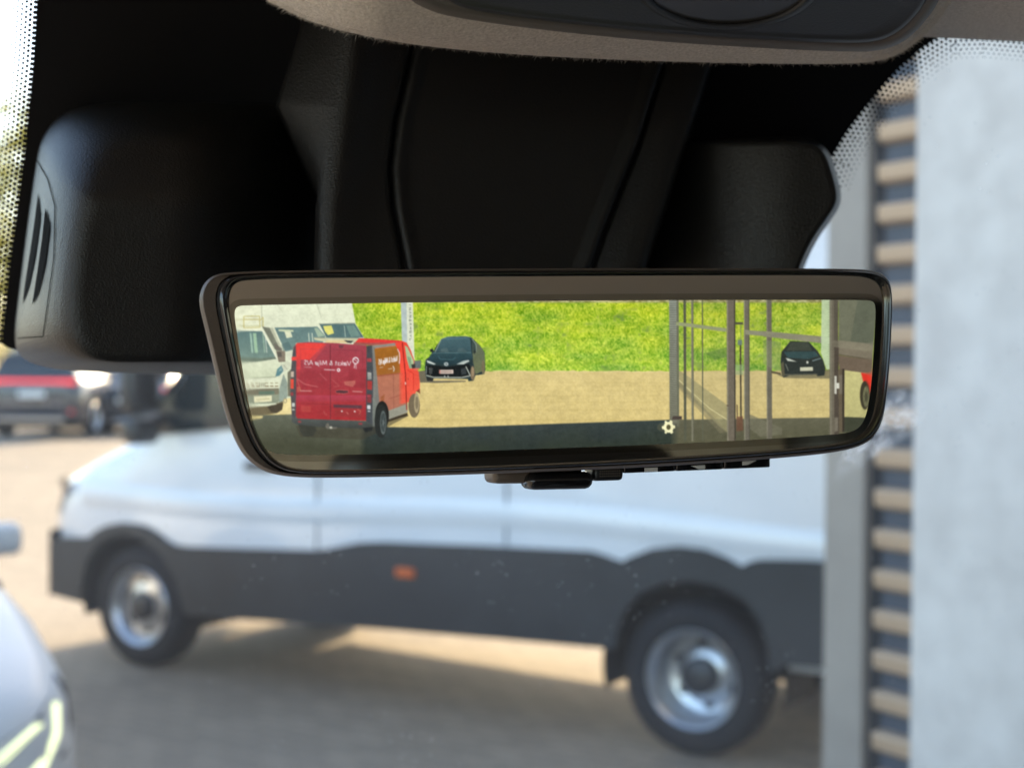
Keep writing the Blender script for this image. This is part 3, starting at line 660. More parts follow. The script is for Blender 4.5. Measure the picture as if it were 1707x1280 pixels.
# console
def plate(name, outer, ins, d0, d1, m, steps=6, it=2):
    inn = inset(outer, ins); return pillow(name, outer, inn, lambda x, y: Dp(x, y) + d0, lambda x, y: Dp(x, y) + d1, m, pod, steps, it)
rim = [(640, -90), (668, -20), (684, 2), (705, 14), (745, 29), (900, 51), (1100, 71), (1300, 83), (1425, 88), (1470, 85), (1505, 72), (1535, 46), (1568, 2), (1600, -90), (1400, -120), (1000, -120)]
plate('console_rim', rim, 16, .003, -.004, M['rim'])
pan = [(690, -100), (735, -14), (752, 6), (780, 17), (900, 35), (1100, 56), (1300, 69), (1420, 73), (1462, 70), (1494, 57), (1522, 32), (1546, 0), (1580, -100), (1400, -125), (1000, -125)]
plate('console_panel', pan, 10, -.0035, -.0075, M['console'])
def arc(cx, cy, rx, ry, n=28): return [(cx + rx * math.cos(2 * math.pi * k / n), cy + ry * math.sin(2 * math.pi * k / n)) for k in range(n)]
ov = arc(1212, -28, 148, 74)
rg = [[P(x, y, Dp(x, y) + dd) for x, y in arc(1212, -28, 148 * f, 74 * f, 48)] for f, dd in ((1.06, -.0072), (1.03, -.0098), (.99, -.0105), (.95, -.0095), (.92, -.0072))]
vs, fs = loft(rg); mesh('lamp_ring', vs, fs, M['console'], pod, 180)
rg = [[P(x, y, Dp(x, y) + dd) for x, y in arc(1212, -28, 148 * f, 74 * f, 48)] for f, dd in ((.93, -.0078), (.8, -.0085), (.4, -.0095), (.02, -.0098))]
vs, fs = loft(rg); mesh('lamp_lens', vs, fs, mat('smoky_lens', (.05, .045, .042), .25), pod, 180)
# the rest of the cab, out of frame but shading what is in frame
def cb(name, a0, a1, b0, b1, z0, z1, m):
    vs = [Vector((*(LAT * a + HEAD * b).xy, z)) for a in (a0, a1) for b in (b0, b1) for z in (z0, z1)]
    o = mesh(name, vs, [(0, 1, 3, 2), (4, 6, 7, 5), (0, 4, 5, 1), (2, 3, 7, 6), (0, 2, 6, 4), (1, 5, 7, 3)], m); o['kind'] = 'structure'; return o
cb('cab_roof', -.66, 1.45, -.95, .44, 2.02, 2.08, M['liner'])
cb('cab_bulkhead', -.66, 1.45, -.98, -.93, 1.42, 2.01, M['liner'])
cb('cab_rear_panel', -.66, 1.45, -.98, -.93, .5, 1.415, M['softblack'])  # lower bulkhead made black to cut light on the cover
cb('cab_seat', -.28, .26, -.40, -.20, .5, 1.60, M['softblack'])  # unseen black block added to cut bulkhead light and darken reflections
cb('cab_seat', .45, 1.35, -.40, -.20, .5, 1.55, M['softblack'])  # second unseen block added for the same darkening
def wb(name, x0, x1, y0, y1, z0, z1, m):
    o = frombm(name, box_bm((x0 + x1) / 2, (y0 + y1) / 2, (z0 + z1) / 2, x1 - x0, y1 - y0, z1 - z0, .03, 3), m, None, 40); o['kind'] = 'structure'
wb('cab_headrest', .81, 1.15, -.32, -.2, 1.4, 1.99, M['softblack'])  # unseen block added to blacken the right border's reflection
wb('cab_headrest', .25, .59, -.30, -.18, 1.2, 1.765, M['softblack'])  # unseen block added to blacken the lower border's reflection
cb('cab_door_panel', -.72, -.665, -.95, .5, .4, 1.08, M['liner'])
cb('cab_door_panel', 1.455, 1.51, -.95, .2, .4, 1.08, M['liner'])
cb('dashboard', -.66, 1.45, .55, 1.2, .6, .95, mat('grey_dashboard', (.22, .21, .20), .7))

# ------------------------------------------------------------------ rear view mirror
MQ = P(912, 620, .50)
U = Vector((math.cos(R(15)), math.sin(R(15)), 0)); U = (U + Vector((0, 0, math.tan(R(.9))))).normalized()
MN = U.cross(Vector((0, 0, 1))).normalized(); MN = (MN + Vector((0, 0, .05))).normalized(); V = MN.cross(U).normalized()
if V.z < 0: V = -V
if MN.y > 0: MN = -MN
def Q(px, py, off=0): return hit(px, py, MQ, MN) + MN * off           # off > 0 towards the driver
mirror = empty('rear_view_mirror', MQ, label='wide rear view mirror with lit screen showing a red van and a black car', cat='mirror')
casing = [(331, 502), (337, 476), (352, 459), (378, 452), (520, 449), (900, 446), (1300, 446), (1424, 447), (1458, 450), (1479, 460), (1488, 482), (1488, 530), (1484, 610), (1477, 680), (1468, 714), (1450, 737), (1420, 750), (1370, 758), (1250, 768), (1080, 779), (900, 787), (700, 794), (540, 797), (478, 795), (440, 786), (409, 763), (390, 730), (373, 680), (357, 610), (343, 550)]
cs = [p.xy for p in chaikin([Vector((*p, 0)) for p in casing], 2)]
def mloop(pts, off, lift=0): return [Q(p[0], p[1], off) for p in pts]
def bodyloop(f, off): c = Vector((910, 618)); return [Q(*(c + (p - c) * f), off) for p in cs]
vs, fs = loft([bodyloop(.22, -.046), bodyloop(.5, -.042), bodyloop(.76, -.033), bodyloop(.90, -.024), bodyloop(.965, -.015), bodyloop(.99, -.008), bodyloop(1.0, -.003), mloop(inset(cs, 1.5), .0003), mloop(inset(cs, 6), .0016)], True, True, False)
mesh('casing', vs, fs, M['casing'], mirror, 180)
frame = [(360, 505), (363, 480), (374, 466), (394, 459), (520, 456), (900, 453), (1300, 451), (1424, 452), (1455, 456), (1473, 466), (1481, 486), (1481, 532), (1477, 610), (1470, 678), (1461, 710), (1444, 731), (1416, 743), (1368, 751), (1250, 761), (1080, 772), (900, 780), (700, 787), (545, 790), (490, 789), (457, 780), (430, 757), (412, 722), (396, 672), (381, 605), (369, 550)]
fr = [p.xy for p in chaikin([Vector((*p, 0)) for p in frame], 2)]
glassp = [(381, 506), (383, 486), (391, 473), (408, 467), (520, 464), (900, 461), (1300, 459), (1420, 460), (1449, 464), (1465, 473), (1472, 490), (1472, 532), (1468, 608), (1461, 674), (1452, 703), (1437, 723), (1412, 735), (1366, 743), (1250, 753), (1080, 764), (900, 773), (700, 780), (550, 783), (498, 782), (468, 774), (444, 752), (427, 718), (411, 668), (398, 603), (388, 550)]
gp = [p.xy for p in chaikin([Vector((*p, 0)) for p in glassp], 2)]
# fill between matt casing and gloss ring, then the gloss ring itself
vs, fs = loft([mloop(inset(cs, 5), .0015), mloop(inset(fr, -2), .0008)]); mesh('casing_lip', vs, fs, M['casing'], mirror, 60)
ringl = []
for k in range(9):
    a = k / 8; off = .0012 + .0032 * math.sin(a * math.pi) ** .8 - .0006 * a
    ringl.append([Q(*(Vector(p) * (1 - a) + Vector(q) * a), off) for p, q in zip(fr, gp)])
vs, fs = loft(ringl); mesh('gloss_frame', vs, fs, M['gloss'], mirror, 180)
# half-mirror border glass: dark, reflecting the roof lining and bulkhead
hm = bpy.data.materials.new('half_mirror'); hm.use_nodes = True; t = hm.node_tree; b = t.nodes['Principled BSDF']
b.inputs['Base Color'].default_value = (.80, .77, .67, 1); b.inputs['Metallic'].default_value = 1; b.inputs['Roughness'].default_value = .03
disp = [(390.5, 528), (391, 517), (396, 511), (410, 509.5), (600, 506), (900, 502), (1200, 500.5), (1400, 500.5), (1443, 501), (1453, 503), (1457, 510), (1457, 530), (1454, 580), (1451, 630), (1446, 672), (1439, 700), (1428, 715), (1410, 722), (1370, 725.5), (1290, 731), (1120, 740), (900, 748), (730, 754), (600, 757.5), (500, 758.5), (462, 757), (443, 749), (430, 730), (416, 684), (403, 610), (396, 565)]
dp = [p.xy for p in chaikin([Vector((*p, 0)) for p in disp], 2)]
bm = bmesh.new(); f = bm.faces.new([bm.verts.new(Q(*p, .0008)) for p in gp]); bmesh.ops.triangulate(bm, faces=[f]); frombm('half_mirror_glass', bm, hm, mirror)
hm2 = bpy.data.materials.new('screen_bezel'); hm2.use_nodes = True; b = hm2.node_tree.nodes['Principled BSDF']
b.inputs['Base Color'].default_value = (.56, .54, .45, 1); b.inputs['Metallic'].default_value = 1; b.inputs['Roughness'].default_value = .03
bz = inset(dp, -11); vs, fs = loft([[Q(*p, .0009) for p in bz], [Q(*p, .0009) for p in dp]]); mesh('screen_bezel', vs, fs, hm2, mirror)
# the lit screen: a flat picture, drawn as shapes in photo-pixel coordinates and stored as vertex colours of a fine grid
SS = 2; DX0, DY0, DX1, DY1 = 384, 494, 1464, 766
DW, DH = (DX1 - DX0) * SS, (DY1 - DY0) * SS
IMG = np.zeros((DH, DW, 3), np.float32)
YY, XX = np.mgrid[0:DH, 0:DW].astype(np.float32); XX = XX / SS + DX0 + .25; YY = YY / SS + DY0 + .25
rng = np.random.RandomState(3)
def vnoise(sx, sy, seed=0):
    """value noise over the canvas with cells of sx by sy photo pixels, -1..1"""
    r = np.random.RandomState(seed); gx, gy = XX / sx, YY / sy; x0, y0 = np.floor(gx).astype(int), np.floor(gy).astype(int); fx, fy = gx - x0, gy - y0
    x0 -= x0.min(); y0 -= y0.min(); g = r.uniform(-1, 1, (y0.max() + 2, x0.max() + 2)).astype(np.float32)
    fx = fx * fx * (3 - 2 * fx); fy = fy * fy * (3 - 2 * fy)
    return (g[y0, x0] * (1 - fx) + g[y0, x0 + 1] * fx) * (1 - fy) + (g[y0 + 1, x0] * (1 - fx) + g[y0 + 1, x0 + 1] * fx) * fy
def pmask(poly):
    p = np.array(poly, np.float32); x0, x1 = p[:, 0].min(), p[:, 0].max(); y0, y1 = p[:, 1].min(), p[:, 1].max()
    i0, i1 = max(0, int((y0 - DY0) * SS) - 1), min(DH, int((y1 - DY0) * SS) + 2); j0, j1 = max(0, int((x0 - DX0) * SS) - 1), min(DW, int((x1 - DX0) * SS) + 2)
    if i1 <= i0 or j1 <= j0: return None
    X, Y = XX[i0:i1, j0:j1], YY[i0:i1, j0:j1]; acc = np.zeros(X.shape, np.float32)
    for ox, oy in ((-.12, -.12), (.12, .12), (-.12, .12), (.12, -.12)):
        ins = np.zeros(X.shape, bool)
        for k in range(len(p)):
            xa, ya = p[k]; xb, yb = p[k - 1]
            if ya == yb: continue
            c = ((ya > Y + oy) != (yb > Y + oy)) & (X + ox < (xb - xa) * (Y + oy - ya) / (yb - ya) + xa); ins ^= c
        acc += ins
    return (slice(i0, i1), slice(j0, j1)), acc / 4
def fill(poly, col, a=1.0, col2=None, axis='y'):
    r = pmask(poly)
    if r is None: return
    sl, m = r; m = (m * a)[..., None]; c = np.array(col, np.float32)
    if col2 is not None:
        p = np.array(poly); k = 1 if axis == 'y' else 0; lo, hi = p[:, k].min(), p[:, k].max(); t = (((YY if k else XX)[sl] - lo) / max(hi - lo, 1e-3))[..., None].clip(0, 1)
        c = c * (1 - t) + np.array(col2, np.float32) * t
    IMG[sl] = IMG[sl] * (1 - m) + c * m
def line(pts, wd_, col, a=1.0):
    for (xa, ya), (xb, yb) in zip(pts, pts[1:]):
        l = math.hypot(xb - xa, yb - ya) or 1e-6; nx, ny = -(yb - ya) / l * wd_ / 2, (xb - xa) / l * wd_ / 2
        fill([(xa + nx, ya + ny), (xb + nx, yb + ny), (xb - nx, yb - ny), (xa - nx, ya - ny)], col, a)
def ell(cx, cy, rx, ry, col, a=1.0, n=36, **k): fill([(cx + rx * math.cos(2 * math.pi * i / n), cy + ry * math.sin(2 * math.pi * i / n)) for i in range(n)], col, a, **k)
def zA(p): return [(380 + x / 6.095, 490 + y / 6.095) for x, y in p]
def zR(p): return [(470 + x / 6.736, 550 + y / 6.736) for x, y in p]
def zK(p): return [(660 + x / 7.11, 490 + y / 7.11) for x, y in p]
def zB(p): return [(1080 + x / 4.741, 490 + y / 4.741) for x, y in p]
def zC(p): return [(1270 + x / 4.414, 480 + y / 4.414) for x, y in p]
# grass bank, lot, shadow
n1, n2, n3, n4 = vnoise(40, 22, 1), vnoise(7, 6, 2), .7 * vnoise(2.2, 2.6, 3) + .7 * vnoise(1.5, 2.0, 31), vnoise(90, 9, 4)
t = ((YY - 502) / 116).clip(0, 1)
gr = np.stack([158 + 22 * n1 + 20 * n2 + 46 * n3 + 14 * n4 + 14 * (1 - t), 196 + 14 * n1 + 14 * n2 + 34 * n3 + 8 * n4, 50 + 14 * n2 + 26 * n3 + 18 * t], -1)
dk = ((n2 + .8 * vnoise(26, 16, 7) + .5 * n3 - .75).clip(0, 1) * 1.3)[..., None]; gr = gr * (1 - dk * .5) + np.array([70, 105, 55]) * dk * .5
br_ = ((vnoise(30, 5, 8) + .4 * n2 - .6).clip(0, 1))[..., None] * (YY < 545)[..., None]; gr = gr * (1 - br_ * .7) + np.array([214, 220, 30]) * br_ * .7
IMG[:] = gr
topn = vnoise(5, 3, 9); tb = ((506.5 - YY) / 3).clip(0, 1)[..., None] * ((XX > 590)[..., None]); IMG[:] = IMG * (1 - tb * .75) + (np.stack([165 + 60 * topn, 150 + 60 * topn, 130 + 60 * topn], -1)) * tb * .75
lot_t = ((YY - 617) / 85).clip(0, 1)
lot = np.stack([222 + 3 * n1 + 5 * n3 - 2 * lot_t, 202 + 3 * n1 + 5 * n3 - 3 * lot_t, 138 + 3 * n1 + 5 * n3 - 6 * lot_t], -1)
sp = 3.0 + (YY - 617) * .055
lot -= (8 * (np.abs(((YY - 617) / sp * 1.0) % 1 - .5) > .4))[..., None] * .7
lot -= (7 * (np.abs((((XX - 980) / (6 + (YY - 617) * .05) + (np.floor((YY - 617) / sp) % 2) * .5)) % 1 - .5) > .43))[..., None] * .6
edge_y = 618 + 1.3 * vnoise(9, 50, 12); lm = ((YY - edge_y) * 1.2).clip(0, 1)[..., None]; IMG[:] = IMG * (1 - lm) + lot * lm
line([(820, 618.3), (1114, 620.3)], 1.2, (238, 222, 160), .6)
sx = [384, 430, 485, 645, 730, 880, 1114, 1390, 1464]; sy = [692, 691, 690, 711, 712, 707, 699, 695, 693]
se = np.interp(XX, sx, sy); smk = ((YY - se) / 1.6).clip(0, 1)[..., None]
d = ((YY - se) / 50).clip(0, 1)
shc = np.stack([58 - 12 * d + 4 * n3 + 3 * n1, 68 - 14 * d + 4 * n3 + 3 * n1, 66 - 20 * d + 4 * n3], -1)
# glare of the roof lining on the left and right of the glass
vl = (1 - ((XX - 597) / 12).clip(0, 1)) * .85
shc = shc * (1 - vl[..., None]) + np.stack([112 - 34 * d + 3 * n1, 116 - 36 * d + 3 * n1, 98 - 36 * d + 3 * n1], -1) * vl[..., None]
vr = ((XX - 1116) / 14).clip(0, 1)
shc = shc * (1 - vr[..., None]) + np.stack([96 - 14 * d, 95 - 14 * d, 76 - 16 * d], -1) * vr[..., None]
IMG[:] = IMG * (1 - smk) + shc * smk
# ---- pale motorhomes and vans on the left
fill([(384, 494), (585, 494), (586.5, 510), (592, 540), (606, 563), (610, 590), (485, 660), (485, 690), (384, 690)], (232, 237, 208), 1, (214, 222, 192))
fill([(384, 494), (436, 494), (437, 552), (384, 552)], (238, 241, 208), .8)
line([(435.5, 500), (436.5, 545)], 1.2, (178, 184, 158)); line([(526, 503), (535, 530)], 1.0, (190, 196, 170)); line([(459, 505), (470, 520)], .8, (205, 210, 180))
line([(384, 534), (408, 533)], 1.0, (196, 190, 140)); line([(384, 544), (436, 543.5)], 1.0, (190, 190, 140))
for a, b in (((406, 528), (432, 527.5)), ((432, 527.5), (433, 546)), ((433, 546), (406, 547)), ((406, 547), (406, 528)), ((433, 535), (438, 529)), ((438, 529), (438, 546)), ((406, 533), (431, 533))): line([a, b], 1.3, (196, 184, 116))
fill(zA([(470, 345), (905, 335), (985, 430), (960, 500), (690, 500), (650, 590), (575, 590)]), (104, 132, 130), 1, (120, 146, 140))
fill(zA([(570, 385), (630, 375), (652, 440), (592, 452)]), (226, 230, 196)); fill(zA([(510, 362), (662, 368), (662, 388), (512, 382)]), (206, 216, 180))
for xx in (815, 850): line(zA([(xx, 400), (xx + 8, 490)]), 1.4, (214, 224, 200))
fill(zA([(870, 350), (900, 345), (980, 430), (910, 440)]), (176, 196, 166), .8)
line(zA([(455, 345), (580, 600)]), 2.4, (226, 230, 200)); line(zA([(470, 340), (905, 330)]), 1.6, (222, 226, 198))
fill(zA([(540, 520), (610, 480), (650, 560), (560, 585)]), (86, 112, 112), .6)
fill([(532, 541), (591, 540), (605.5, 563), (544, 564)], (88, 116, 116)); fill([(538, 544), (552, 543), (556, 556), (546, 559), (541, 553)], (228, 224, 120)); line([(531, 540.5), (591, 539)], 1.4, (150, 158, 140))
fill([(576, 543), (589, 542), (601, 561), (584, 562)], (120, 150, 140), .9); line([(573, 543), (575, 562)], 1, (190, 205, 186)); line([(532, 526), (586, 524)], .8, (222, 226, 196))
fill(zA([(345, 335), (440, 350), (550, 580), (490, 580), (470, 560)]), (124, 128, 112)); fill(zA([(420, 350), (450, 345), (555, 575), (535, 580)]), (190, 194, 168))
fill(zA([(580, 590), (690, 560), (690, 690), (640, 700), (600, 650)]), (218, 222, 196))
# first van front
fill(zA([(60, 362), (350, 372), (530, 700), (570, 800), (520, 960), (100, 1010)]), (226, 231, 202))
fill(zA([(60, 375), (345, 382), (490, 660), (300, 688), (60, 700)]), (98, 126, 124), 1, (128, 152, 140))
for xx, w_, c in ((245, 3, (176, 208, 186)), (285, 5.5, (178, 214, 176)), (370, 2, (168, 196, 170)), (392, 2, (200, 214, 196))): line(zA([(xx - 18, 400), (xx, 600)]), w_, c, .8)
fill(zA([(60, 640), (330, 655), (480, 640), (490, 662), (300, 692), (60, 702)]), (112, 122, 104), .7)
line(zA([(350, 378), (495, 660)]), 2.4, (236, 240, 214)); line(zA([(60, 366), (345, 374)]), 2.2, (238, 242, 214))
fill(zA([(140, 700), (300, 694), (495, 668), (525, 715), (480, 845), (165, 860)]), (224, 230, 200), 1, (210, 218, 186))
line(zA([(165, 858), (480, 846), (500, 765)]), 1.2, (160, 166, 140))
fill(zA([(480, 842), (497, 765), (545, 722), (560, 785), (520, 832)]), (98, 140, 144)); fill(zA([(505, 790), (540, 740), (548, 785)]), (150, 178, 170), .8)
for k in range(7): line(zA([(185 + k * 48 - (k > 2) * 0, 938), (220 + k * 48, 938)]), 1.8, (132, 112, 84)) if k not in (3,) else None
for k in range(7): line(zA([(175 + k * 50, 912 - k), (205 + k * 50, 912 - k)]), 1.3, (150, 136, 104)) if k not in (3,) else None
for k in range(4): line(zA([(318 + k * 18, 900), (318 + k * 18, 945)]), 1.1, (140, 136, 112))
fill(zA([(100, 968), (515, 958), (530, 1070), (500, 1108), (100, 1125)]), (146, 154, 132)); fill(zA([(100, 970), (515, 958), (512, 1020), (100, 1032)]), (124, 118, 98), .85)
fill(zA([(310, 990), (470, 985), (470, 1020), (310, 1022)]), (96, 128, 112), .7); fill(zA([(262, 1042), (442, 1032), (442, 1092), (262, 1102)]), (236, 232, 192)); line(zA([(285, 1075), (420, 1066)]), 2.0, (190, 182, 140), .8)
fill(zA([(560, 812), (600, 900), (602, 1040), (560, 1100), (515, 1110), (520, 960)]), (152, 166, 152)); fill(zA([(602, 800), (640, 760), (640, 1040), (605, 1040)]), (118, 116, 98))
fill(zA([(120, 1150), (410, 1140), (640, 1060), (640, 1215), (480, 1215), (200, 1245)]), (118, 108, 82)); fill(zA([(560, 1070), (640, 1055), (640, 1216), (470, 1222), (545, 1180)]), (240, 222, 160)); fill(zA([(180, 1246), (360, 1238), (340, 1262), (180, 1275)]), (238, 218, 150), .9)
line(zA([(100, 1146), (490, 1120)]), 2.0, (226, 230, 200)); fill(zA([(395, 1142), (560, 1105), (548, 1175), (495, 1212), (435, 1202)]), (82, 74, 60)); ell(*zA([(578, 1085)])[0], 3.2, 4.2, (150, 140, 110)); ell(*zA([(578, 1085)])[0], 2, 3, (226, 212, 160))
fill(zA([(485, 582), (578, 580), (580, 690), (512, 695)]), (136, 126, 110)); fill(zA([(495, 592), (540, 590), (545, 640), (505, 642)]), (96, 92, 84)); fill(zA([(465, 500), (545, 555), (545, 582), (475, 560)]), (112, 106, 96), .8)
fill(zA([(540, 730), (610, 680), (640, 730), (570, 800)]), (212, 216, 190)); line(zA([(560, 720), (600, 770)]), 1, (168, 170, 150))
# ---- pole sign
fill([(667, 498), (676.5, 498), (679, 600), (670, 600)], (184, 198, 194)); fill([(676.5, 498), (687, 498), (690, 600), (678.5, 600)], (228, 233, 208))
for k, ch in enumerate('INANDAHEVL'):
    y = 507 + k * 6.4; x = 680.6 + k * .18; c = (120, 128, 116)
    gl = {'I': [(0, .5, 1, .5)], 'N': [(0, 0, 1, 0), (0, 1, 1, 1), (0, 1, 1, 0)], 'A': [(0, 0, 1, .5), (1, .5, 0, 1)], 'D': [(0, 0, 0, 1), (0, 0, 1, .5), (0, 1, 1, .5)], 'H': [(0, 0, 1, 0), (0, 1, 1, 1), (.5, 0, .5, 1)], 'E': [(0, 0, 0, 1), (0, 0, 1, 0), (0, .5, 1, .5), (0, 1, 1, 1)], 'V': [(1, 0, 0, .5), (0, .5, 1, 1)], 'L': [(0, 0, 1, 0), (0, 0, 0, 1)]}[ch]
    for a, b, e, f_ in gl: line([(x + a * 3.6, y + b * 3.6), (x + e * 3.6, y + f_ * 3.6)], .9, c)
# ---- black car
fill(zK([(255, 920), (350, 905), (360, 1030), (820, 1030), (820, 1042), (480, 1056), (280, 1050)]), (116, 110, 90))
fill(zK([(395, 660), (425, 648), (440, 680), (470, 620), (525, 545), (600, 512), (820, 508), (892, 522), (985, 612), (1042, 695), (1052, 900), (1036, 952), (970, 962), (935, 965), (910, 1030), (850, 1036), (846, 1010), (440, 1002), (430, 1032), (362, 1032), (345, 965), (335, 870), (345, 780), (395, 745), (420, 695)]), (42, 58, 60))
fill(zK([(895, 530), (985, 612), (1042, 700), (1048, 900), (935, 955), (905, 800), (900, 690)]), (98, 110, 92), 1, (112, 118, 84))
fill(zK([(895, 535), (935, 570), (945, 660), (905, 690)]), (62, 78, 74)); line(zK([(890, 530), (940, 600), (945, 690)]), 1, (150, 165, 150))
fill(zK([(455, 690), (530, 545), (870, 530), (888, 690)]), (74, 104, 110), 1, (58, 84, 90)); fill(zK([(530, 545), (600, 520), (820, 516), (870, 530)]), (84, 118, 128)); line(zK([(525, 540), (610, 510), (815, 506), (885, 520)]), 1, (118, 150, 152))
line(zK([(455, 690), (525, 545)]), 1.2, (170, 186, 160)); fill(zK([(520, 655), (600, 640), (620, 690), (520, 692)]), (96, 116, 116), .6); fill(zK([(730, 650), (790, 640), (840, 690), (720, 690)]), (92, 112, 112), .5)
fill(zK([(420, 700), (890, 698), (905, 770), (850, 800), (620, 850), (400, 800), (375, 765)]), (52, 80, 86), 1, (36, 56, 62)); line(zK([(490, 740), (520, 775), (670, 780), (700, 750)]), .8, (84, 120, 126)); line(zK([(430, 700), (885, 697)]), .9, (110, 146, 150))
fill(zK([(395, 660), (428, 650), (425, 690), (400, 690)]), (34, 40, 38)); fill(zK([(905, 690), (935, 660), (942, 690), (920, 715)]), (48, 56, 54))
fill(zK([(345, 840), (400, 850), (480, 850), (600, 868), (700, 850), (860, 830), (880, 870), (870, 960), (830, 985), (440, 985), (350, 955)]), (24, 29, 30)); fill(zK([(380, 870), (430, 880), (420, 950), (390, 955)]), (70, 74, 72)); fill(zK([(760, 890), (820, 875), (830, 950), (770, 960)]), (58, 64, 66))
for p in ([(355, 788), (400, 800), (468, 832), (440, 840), (365, 815)], [(708, 836), (790, 795), (855, 785), (862, 800), (790, 836)]): fill(zK(p), (206, 214, 206)); fill([(a + .6, b + .7) for a, b in zK(p)][:3], (120, 140, 140), .6)
ell(*zK([(588, 833)])[0], 3.6, 3.0, (206, 214, 210)); ell(*zK([(588, 833)])[0], 2.2, 1.8, (120, 134, 134)); fill(zK([(505, 902), (672, 900), (672, 946), (505, 948)]), (216, 196, 182)); line(zK([(525, 925), (655, 924)]), 2.2, (150, 132, 124), .8); fill(zK([(505, 902), (520, 902), (520, 948), (505, 948)]), (190, 120, 110), .8)
line(zK([(820, 860), (870, 965)]), 1.6, (196, 204, 190)); line(zK([(355, 855), (352, 950)]), 1, (170, 180, 170)); line(zK([(350, 965), (440, 990), (770, 992), (880, 968)]), 2, (168, 172, 158)); line(zK([(570, 965), (570, 990)]), 1.2, (230, 230, 220)); line(zK([(610, 965), (610, 990)]), 1.2, (230, 230, 220))
ell(*zK([(900, 940)])[0], 3.6, 12, (128, 112, 88)); ell(*zK([(902, 925)])[0], 2, 8, (160, 140, 110)); ell(*zK([(1025, 870)])[0], 2.6, 12, (120, 112, 84)); fill(zK([(360, 985), (435, 1000), (428, 1032), (365, 1032)]), (46, 46, 44))
# ---- red van
fill(zR([(150, 1075), (1000, 1080), (1200, 1000), (1420, 960), (1180, 1090), (1160, 1110), (900, 1230), (200, 1200)]), (70, 66, 54), .55)
fill(zR([(1170, 1040), (1330, 985), (1410, 965), (1400, 930), (1190, 1000)]), (66, 58, 44))
fill(zR([(350, 85), (870, 95), (900, 130), (500, 140), (360, 112)]), (206, 204, 168)); fill(zR([(500, 120), (690, 118), (760, 150), (480, 150)]), (222, 200, 150)); line(zR([(350, 90), (860, 96)]), 1.4, (150, 160, 140)); fill(zR([(690, 118), (800, 125), (770, 152), (730, 145)]), (72, 74, 72))
fill(zR([(860, 95), (1000, 100), (1330, 122), (1380, 140), (1010, 175), (790, 165)]), (226, 62, 58)); fill(zR([(800, 140), (1000, 150), (1200, 140), (1010, 178), (800, 170)]), (150, 96, 88), .8)
# rear doors
fill(zR([(125, 200), (165, 150), (300, 138), (600, 150), (945, 178), (950, 1020), (170, 998), (150, 960)]), (166, 70, 82), 1, (170, 52, 56))
fill(zR([(150, 165), (170, 148), (470, 152), (480, 175), (300, 335), (205, 335), (195, 470), (155, 480)]), (232, 72, 66)); fill(zR([(470, 152), (500, 160), (360, 345), (290, 345)]), (205, 72, 74), .6); fill(zR([(155, 330), (205, 330), (200, 520), (155, 560)]), (206, 72, 76), .8)
fill(zR([(150, 735), (945, 735), (945, 800), (150, 810)]), (186, 72, 92), .8, (170, 60, 70)); fill(zR([(160, 440), (535, 470), (535, 660), (155, 660)]), (162, 58, 66), .5); fill(zR([(750, 440), (940, 440), (940, 660), (700, 640)]), (150, 52, 60), .5)
line(zR([(538, 165), (540, 1000)]), 1.1, (112, 44, 52)); line(zR([(205, 215), (205, 430), (240, 500)]), .8, (190, 70, 74)); line(zR([(205, 215), (500, 220)]), .8, (190, 74, 78)); line(zR([(570, 222), (900, 235), (900, 420)]), .8, (140, 58, 68))
line(zR([(160, 545), (250, 610), (400, 640)]), 1.4, (208, 118, 116), .8); line(zR([(165, 560), (200, 660)]), 1.6, (206, 110, 96), .7); line(zR([(420, 490), (500, 570)]), 1.3, (196, 104, 108), .7); line(zR([(550, 550), (640, 630), (580, 640)]), 1.2, (202, 104, 100), .7); fill(zR([(690, 580), (820, 568), (820, 600), (790, 640), (700, 620)]), (196, 112, 100), .8); fill(zR([(165, 640), (200, 640), (215, 690), (165, 700)]), (200, 110, 92), .7)
fill(zR([(590, 680), (640, 668), (740, 678), (748, 706), (690, 722), (600, 712)]), (196, 92, 92)); fill(zR([(600, 685), (640, 676), (735, 684), (738, 704), (690, 714), (605, 706)]), (92, 58, 62)); fill(zR([(630, 170), (690, 172), (680, 205), (640, 205)]), (120, 66, 74))
line(zR([(200, 684), (330, 686)]), 1.6, (216, 168, 160), .9); line(zR([(785, 690), (900, 696)]), 1.6, (216, 168, 160), .9)
for k in range(6): line(zR([(218 + k * 20, 678), (218 + k * 20, 692)]), .6, (170, 70, 72), .8); line(zR([(795 + k * 19, 686), (795 + k * 19, 700)]), .6, (170, 70, 72), .8)
fill(zR([(572, 838), (892, 846), (892, 884), (576, 872)]), (98, 62, 70)); fill(zR([(585, 880), (890, 888), (885, 980), (590, 970)]), (160, 56, 58)); fill(zR([(210, 850), (320, 856), (318, 925), (212, 920)]), (186, 74, 70), .8); line(zR([(165, 825), (535, 835)]), .8, (140, 48, 54))
for x, y in ((668, 912), (812, 915)): ell(*zR([(x, y)])[0], 1.6, 1.5, (226, 200, 196))
line(zR([(720, 920), (740, 950)]), 1.2, (206, 120, 112)); line(zR([(840, 890), (880, 910), (860, 950)]), 1.3, (204, 112, 96), .8); line(zR([(465, 910), (480, 950)]), 1.2, (200, 110, 104), .8); line(zR([(495, 940), (500, 960)]), 1, (200, 110, 104), .8)
